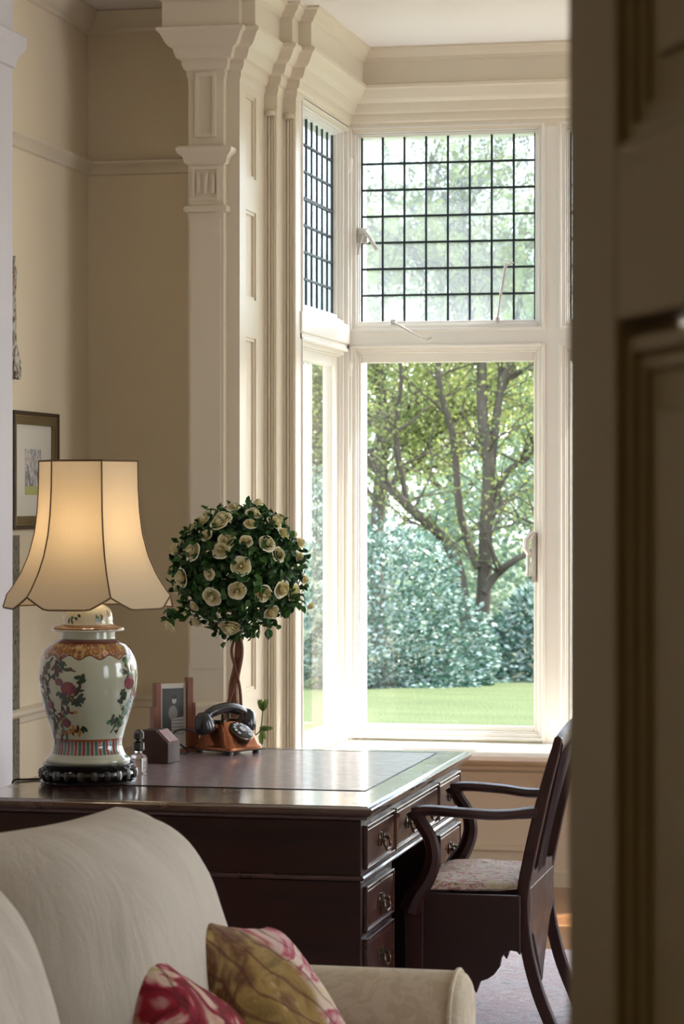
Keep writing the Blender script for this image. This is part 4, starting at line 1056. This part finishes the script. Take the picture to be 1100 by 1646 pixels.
def RY(a): return Matrix.Rotation(R(a), 4, 'Y')
def RZ(a): return Matrix.Rotation(R(a), 4, 'Z')
def RX(a): return Matrix.Rotation(R(a), 4, 'X')
place(cushion_mb(.82, .60, .46, 3.2, .5, .03, .012, 2, 48), 'back_cushion', M['linen'], (-1.47, 4.62, .685), RY(-16) @ RX(-3), sofa)
place(cushion_mb(.82, .60, .46, 3.2, .5, .03, .012, 7, 48), 'back_cushion', M['linen'], (-1.50, 3.72, .685), RY(-16) @ RX(2), sofa)
o = place(cushion_mb(.42, .42, .17, 2.4, .5, .15, .012, 3), 'throw_cushion', M['print_a'], (-1.212, 4.44, .582), RZ(2) @ RY(-34) @ RX(-36))
setp(o, 'crimson and cream printed throw cushion, the nearer of the pair', 'cushion', 'throw cushions on the sofa')
o = place(cushion_mb(.47, .45, .18, 2.4, .5, .15, .012, 9), 'throw_cushion', M['print_b'], (-1.165, 4.78, .60), RZ(-3) @ RY(-38) @ RX(-15))
setp(o, 'olive and pink printed throw cushion, the farther one by the sofa arm', 'cushion', 'throw cushions on the sofa')

# ------------------------------------------------------------------ garden
GZ = -.5
st(MB().box(-60, 60, 11.0, 29.5, GZ-.2, GZ).build('ground', M['lawn'], smooth=0))
M['soil'] = paint('woodland floor', hx(70, 78, 52), .95)
st(MB().box(-60, 60, 29.5, 120, GZ-.25, GZ-.02).build('ground_woodland', M['soil'], smooth=0))

def leaf_cloud(name, pts, dirs, size, mat, parent=None, seed=0, asp=.55, **k):
    g = np.random.default_rng(seed); n = len(pts); pts = np.asarray(pts); dirs = np.asarray(dirs)
    a = g.normal(size=(n, 3))+dirs*.6; a /= np.linalg.norm(a, axis=1)[:, None]
    b = np.cross(a, g.normal(size=(n, 3))+dirs*1.5); b /= np.linalg.norm(b, axis=1)[:, None]+1e-9
    L_ = (size*g.uniform(.6, 1.3, n))[:, None]; W_ = L_*asp
    v = np.stack([pts, pts+a*L_*.5+b*W_*.5, pts+a*L_, pts+a*L_*.5-b*W_*.5], 1).reshape(-1, 3)
    me = bpy.data.meshes.new(name); me.vertices.add(4*n); me.vertices.foreach_set('co', v.astype(np.float32).ravel())
    me.loops.add(4*n); me.loops.foreach_set('vertex_index', np.arange(4*n, dtype=np.int32))
    me.polygons.add(n); me.polygons.foreach_set('loop_start', np.arange(0, 4*n, 4, dtype=np.int32))
    me.materials.append(mat); me.update(calc_edges=True); me.validate()
    o = bpy.data.objects.new(name, me); COL.objects.link(o); o.parent = parent
    return setp(o, **k)

def hump(name, cx, cy, rx, ry, h, n, size, mat, seed, label, cat, group=None, cone=1.0):
    """leafy mound: leaves on a lumpy half-ellipsoid with a woody core"""
    root = empty(name, (cx, cy, GZ), label=label, cat=cat, group=group); g = np.random.default_rng(seed)
    d = g.normal(size=(n, 3)); d[:, 2] = np.abs(d[:, 2]); d[:, 1] = np.where(g.random(n) < .7, -np.abs(d[:, 1]), d[:, 1]); d /= np.linalg.norm(d, axis=1)[:, None]
    lump = np.array([1+.16*noise.noise(Vector(q)*3.2+Vector((seed, 0, 0)))+.06*noise.noise(Vector(q)*9) for q in d])
    r = lump*(1-.22*g.random(n)**2)
    d2 = d.copy(); d2[:, 2] = np.abs(d[:, 2])**cone; p = d2*r[:, None]*np.array([rx, ry, h])
    leaf_cloud('foliage', p, d, size, mat, root, seed)
    mb = MB(); rg_ = random.Random(seed)
    for k in range(6):
        a = rg_.uniform(0, 2*PI); mb.tube([(.1*math.cos(a), .1*math.sin(a), 0), (.35*rx*math.cos(a), .35*ry*math.sin(a), h*.45), (.6*rx*math.cos(a), .6*ry*math.sin(a), h*.68)], [.06, .04, .02], 6)
    mb.build('branches', M['bark'], root); return root

hump('evergreen_shrub', -7.2, 29.6, 2.65, 1.7, 2.3, 38000, .062, M['rhodo_leaf'], 3, 'large glossy evergreen shrub mounding up at the lawn edge, left of the trees', 'shrub', None, 1.7)
hump('evergreen_shrub', -9.6, 30.2, 2.5, 2.2, 2.7, 16000, .10, M['rhodo_leaf'], 4, 'tall dark evergreen shrub seen through the narrow side window', 'shrub')
hump('evergreen_shrub', -3.6, 31.2, 1.5, 1.2, 1.15, 9000, .085, M['rhodo_leaf'], 5, 'low evergreen shrub at the foot of the forked tree', 'shrub')
hump('woodland_bush', -4.0, 41.5, 4.2, 1.6, 3.4, 14000, .12, M['far_leaf'], 8, 'haze-paled green bush filling the gap behind the many stemmed tree', 'shrub')
hump('evergreen_shrub', .6, 31.0, 2.6, 1.6, 1.5, 7000, .11, M['rhodo_leaf'], 6, 'rounded evergreen shrub right of the forked tree', 'shrub')

def traced_tree(x, y, limbs, seed, n_leaf, mat, label, lsize, dens_top=1.0, twigs=46):
    """a many-stemmed tree: limbs are (depth offset, radius, [(x, z), ...]) metres from the root"""
    root = empty('tree', (x, y, GZ-.02), label=label, cat='tree'); rg_ = random.Random(seed); mb = MB(); tips = []
    for (dy0, dy1, r0, r1, pts) in limbs:
        P_ = catmull([(a, dy0+(dy1-dy0)*i/(len(pts)-1)+rg_.gauss(0, .05), b) for i, (a, b) in enumerate(pts)], 5); n = len(P_)
        mb.tube(P_, [(r0+(r1-r0)*i/(n-1))*.78 for i in range(n)], 8)
        for k in range(int(twigs*.28)):
            i = rg_.randint(n//4, n-1); q = P_[i].copy(); a = rg_.uniform(0, 2*PI); d = Vector((math.cos(a), math.sin(a)*.8, rg_.uniform(.2, 1.2))).normalized()
            L = rg_.uniform(.5, 1.5); pp = [q.copy()]
            for t_ in range(5):
                d = (d+Vector((rg_.gauss(0, .25), rg_.gauss(0, .25), rg_.gauss(.03, .15)))).normalized(); q = q+d*L/5; pp.append(q.copy()); tips.append(q.copy())
                if rg_.random() < .6:
                    e = (d+Vector((rg_.gauss(0, .7), rg_.gauss(0, .7), rg_.gauss(.1, .4)))).normalized(); q2 = q+e*L*.35; q3 = q2+(e+Vector((rg_.gauss(0, .3), 0, rg_.gauss(0, .3))))*L*.2
                    mb.tube([q, q2, q3], [.010, .007, .004], 4); tips += [q2, q3]
            mb.tube(pp, [.022, .018, .014, .011, .008, .005], 5)
    mb.build('trunk', M['bark'], root, smooth=60)
    g = np.random.default_rng(seed); T_ = np.array([tuple(t_) for t_ in tips]); w = np.where(T_[:, 2] > 1.3, 1.0, .12)*np.where(g.random(len(T_)) < .55, 1, .05); w /= w.sum()
    idx = g.choice(len(T_), n_leaf, p=w); p = T_[idx]+g.normal(size=(n_leaf, 3))*.16
    leaf_cloud('foliage', p, np.tile([0, 0, .3], (n_leaf, 1)), lsize, mat, root, seed, .7)
traced_tree(-5.40, 33.0, [
    (0, .2, .13, .05, [(.0, 0), (.06, .9), (.10, 1.7), (.13, 2.5), (.04, 3.1), (.02, 3.9), (.08, 4.8), (.02, 6.0), (.10, 7.4)]),
    (0, -.3, .11, .035, [(-.08, 0), (-.22, 1.1), (-.42, 1.55), (-.88, 2.0), (-1.15, 2.3), (-1.45, 2.7), (-1.6, 3.2)]),
    (.1, .5, .08, .03, [(.12, 2.1), (.22, 3.2), (.34, 3.7), (.62, 4.2), (.78, 5.2), (.72, 6.6)]),
    (0, .4, .07, .03, [(.0, 1.2), (-.25, 1.9), (-.34, 2.8), (-.52, 3.6), (-.50, 4.6), (-.66, 5.8), (-.6, 7)]),
    (0, -.2, .07, .025, [(.08, .9), (.22, 1.1), (.48, 1.3), (.76, 1.45), (1.1, 1.75), (1.3, 2.2)]),
    (.1, .6, .06, .02, [(.1, 1.9), (.35, 2.4), (.60, 2.6), (.95, 3.1), (1.2, 3.9), (1.3, 5.0)]),
    (-.1, -.6, .05, .02, [(-.88, 2.0), (-1.0, 2.9), (-.9, 3.7), (-1.15, 4.6), (-1.05, 5.8)]),
    (.2, .1, .05, .02, [(.02, 3.9), (-.18, 4.7), (-.20, 5.6), (-.34, 6.7)]),
    (.2, .5, .045, .02, [(.22, 3.2), (.28, 4.2), (.40, 5.2), (.36, 6.6)])], 21, 13000, M['spring_leaf'], 'many stemmed spring tree with bare limbs rising behind the low shrub', .055, 1, 64)
traced_tree(-7.15, 35.5, [
    (0, .2, .14, .06, [(0, 0), (-.04, 1.6), (.02, 3), (-.05, 4.4), (.08, 6), (0, 8)]),
    (0, .3, .06, .02, [(.0, 2.6), (.35, 3.2), (.8, 3.7), (1.2, 4.6), (1.3, 5.8)]),
    (0, -.3, .06, .02, [(.0, 3.0), (-.5, 3.6), (-.9, 4.4), (-1.0, 5.6)]),
    (0, -.5, .05, .02, [(.0, 2.2), (.5, 2.5), (.9, 3.0), (1.4, 3.2)]),
    (0, .2, .05, .02, [(.0, 4.0), (.4, 4.8), (.6, 5.8), (.9, 7)]),
    (0, -.2, .05, .02, [(.0, 2.0), (-.6, 2.6), (-1.1, 2.9), (-1.6, 3.6)])], 33, 30000, M['spring_leaf'], 'yellow green tree standing behind the large evergreen shrub', .06, 1, 70)
traced_tree(-9.6, 37, [
    (0, .2, .15, .06, [(0, 0), (.1, 1.8), (.0, 3.4), (.15, 5), (0, 8)]),
    (0, .3, .06, .02, [(.0, 2.0), (.5, 2.6), (1.1, 3.4), (1.4, 4.6), (1.5, 6)]),
    (0, -.3, .06, .02, [(.0, 2.0), (-.7, 2.8), (-1.2, 3.9), (-1.3, 5.6)]),
    (0, .3, .06, .02, [(.0, 1.2), (-.7, 1.7), (-1.2, 2.1), (-1.7, 2.8)]),
    (0, -.2, .05, .02, [(.0, 1.4), (.7, 1.8), (1.2, 2.4), (1.6, 3.0)])], 45, 22000, M['mid_leaf'], 'leafy green tree seen through the side window above the shrub', .075, 1, 80)
traced_tree(-4.3, 39, [
    (0, .2, .09, .04, [(0, 0), (-.1, 1.8), (.1, 3.4), (-.05, 5), (0, 8)]),
    (0, .3, .05, .02, [(.0, 1.6), (.5, 2.4), (.8, 3.4), (1.0, 5)]),
    (0, -.3, .05, .02, [(.0, 1.4), (-.5, 2.2), (-.9, 3.4), (-.8, 5.6)])], 57, 12000, M['mid_leaf'], 'slender green tree behind the many stemmed tree', .07, 1, 50)
traced_tree(-7.9, 46, [
    (0, .2, .2, .07, [(0, 0), (-.1, 2), (.1, 4), (-.05, 6), (0, 9)]),
    (0, .3, .08, .03, [(.0, 2.0), (.8, 3.0), (1.6, 4.2), (1.9, 6.6)]),
    (0, .3, .08, .03, [(.0, 3.0), (.7, 4.5), (.9, 6), (1.1, 8)]),
    (0, -.3, .08, .03, [(.0, 1.8), (-.8, 3), (-1.5, 4.4), (-1.8, 6.6)])], 62, 12000, M['spring_leaf'], 'tall pale tree far back in the garden', .10, 1, 80)
traced_tree(-1.6, 35, [
    (0, .2, .14, .06, [(0, 0), (.1, 1.8), (.0, 3.4), (.15, 5), (0, 8)]),
    (0, .3, .06, .02, [(.0, 2.0), (.7, 2.8), (1.3, 3.9), (1.4, 6)]),
    (0, -.3, .06, .02, [(.0, 1.8), (-.7, 2.6), (-1.2, 3.9), (-1.3, 6)])], 75, 12000, M['mid_leaf'], 'rightmost green tree beyond the lawn', .11, 1, 70)
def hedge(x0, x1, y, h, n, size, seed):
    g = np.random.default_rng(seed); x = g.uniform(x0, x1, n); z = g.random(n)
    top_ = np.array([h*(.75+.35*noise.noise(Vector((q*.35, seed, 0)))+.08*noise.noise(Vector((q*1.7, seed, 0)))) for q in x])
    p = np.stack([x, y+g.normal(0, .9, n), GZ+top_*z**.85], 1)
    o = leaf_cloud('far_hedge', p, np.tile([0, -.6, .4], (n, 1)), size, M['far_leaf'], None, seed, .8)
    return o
o = hedge(-22, 2, 54, 9.5, 30000, .18, 9); setp(o, 'dense bank of haze-paled green woodland closing the view behind the trees', 'woodland', None, 'stuff')
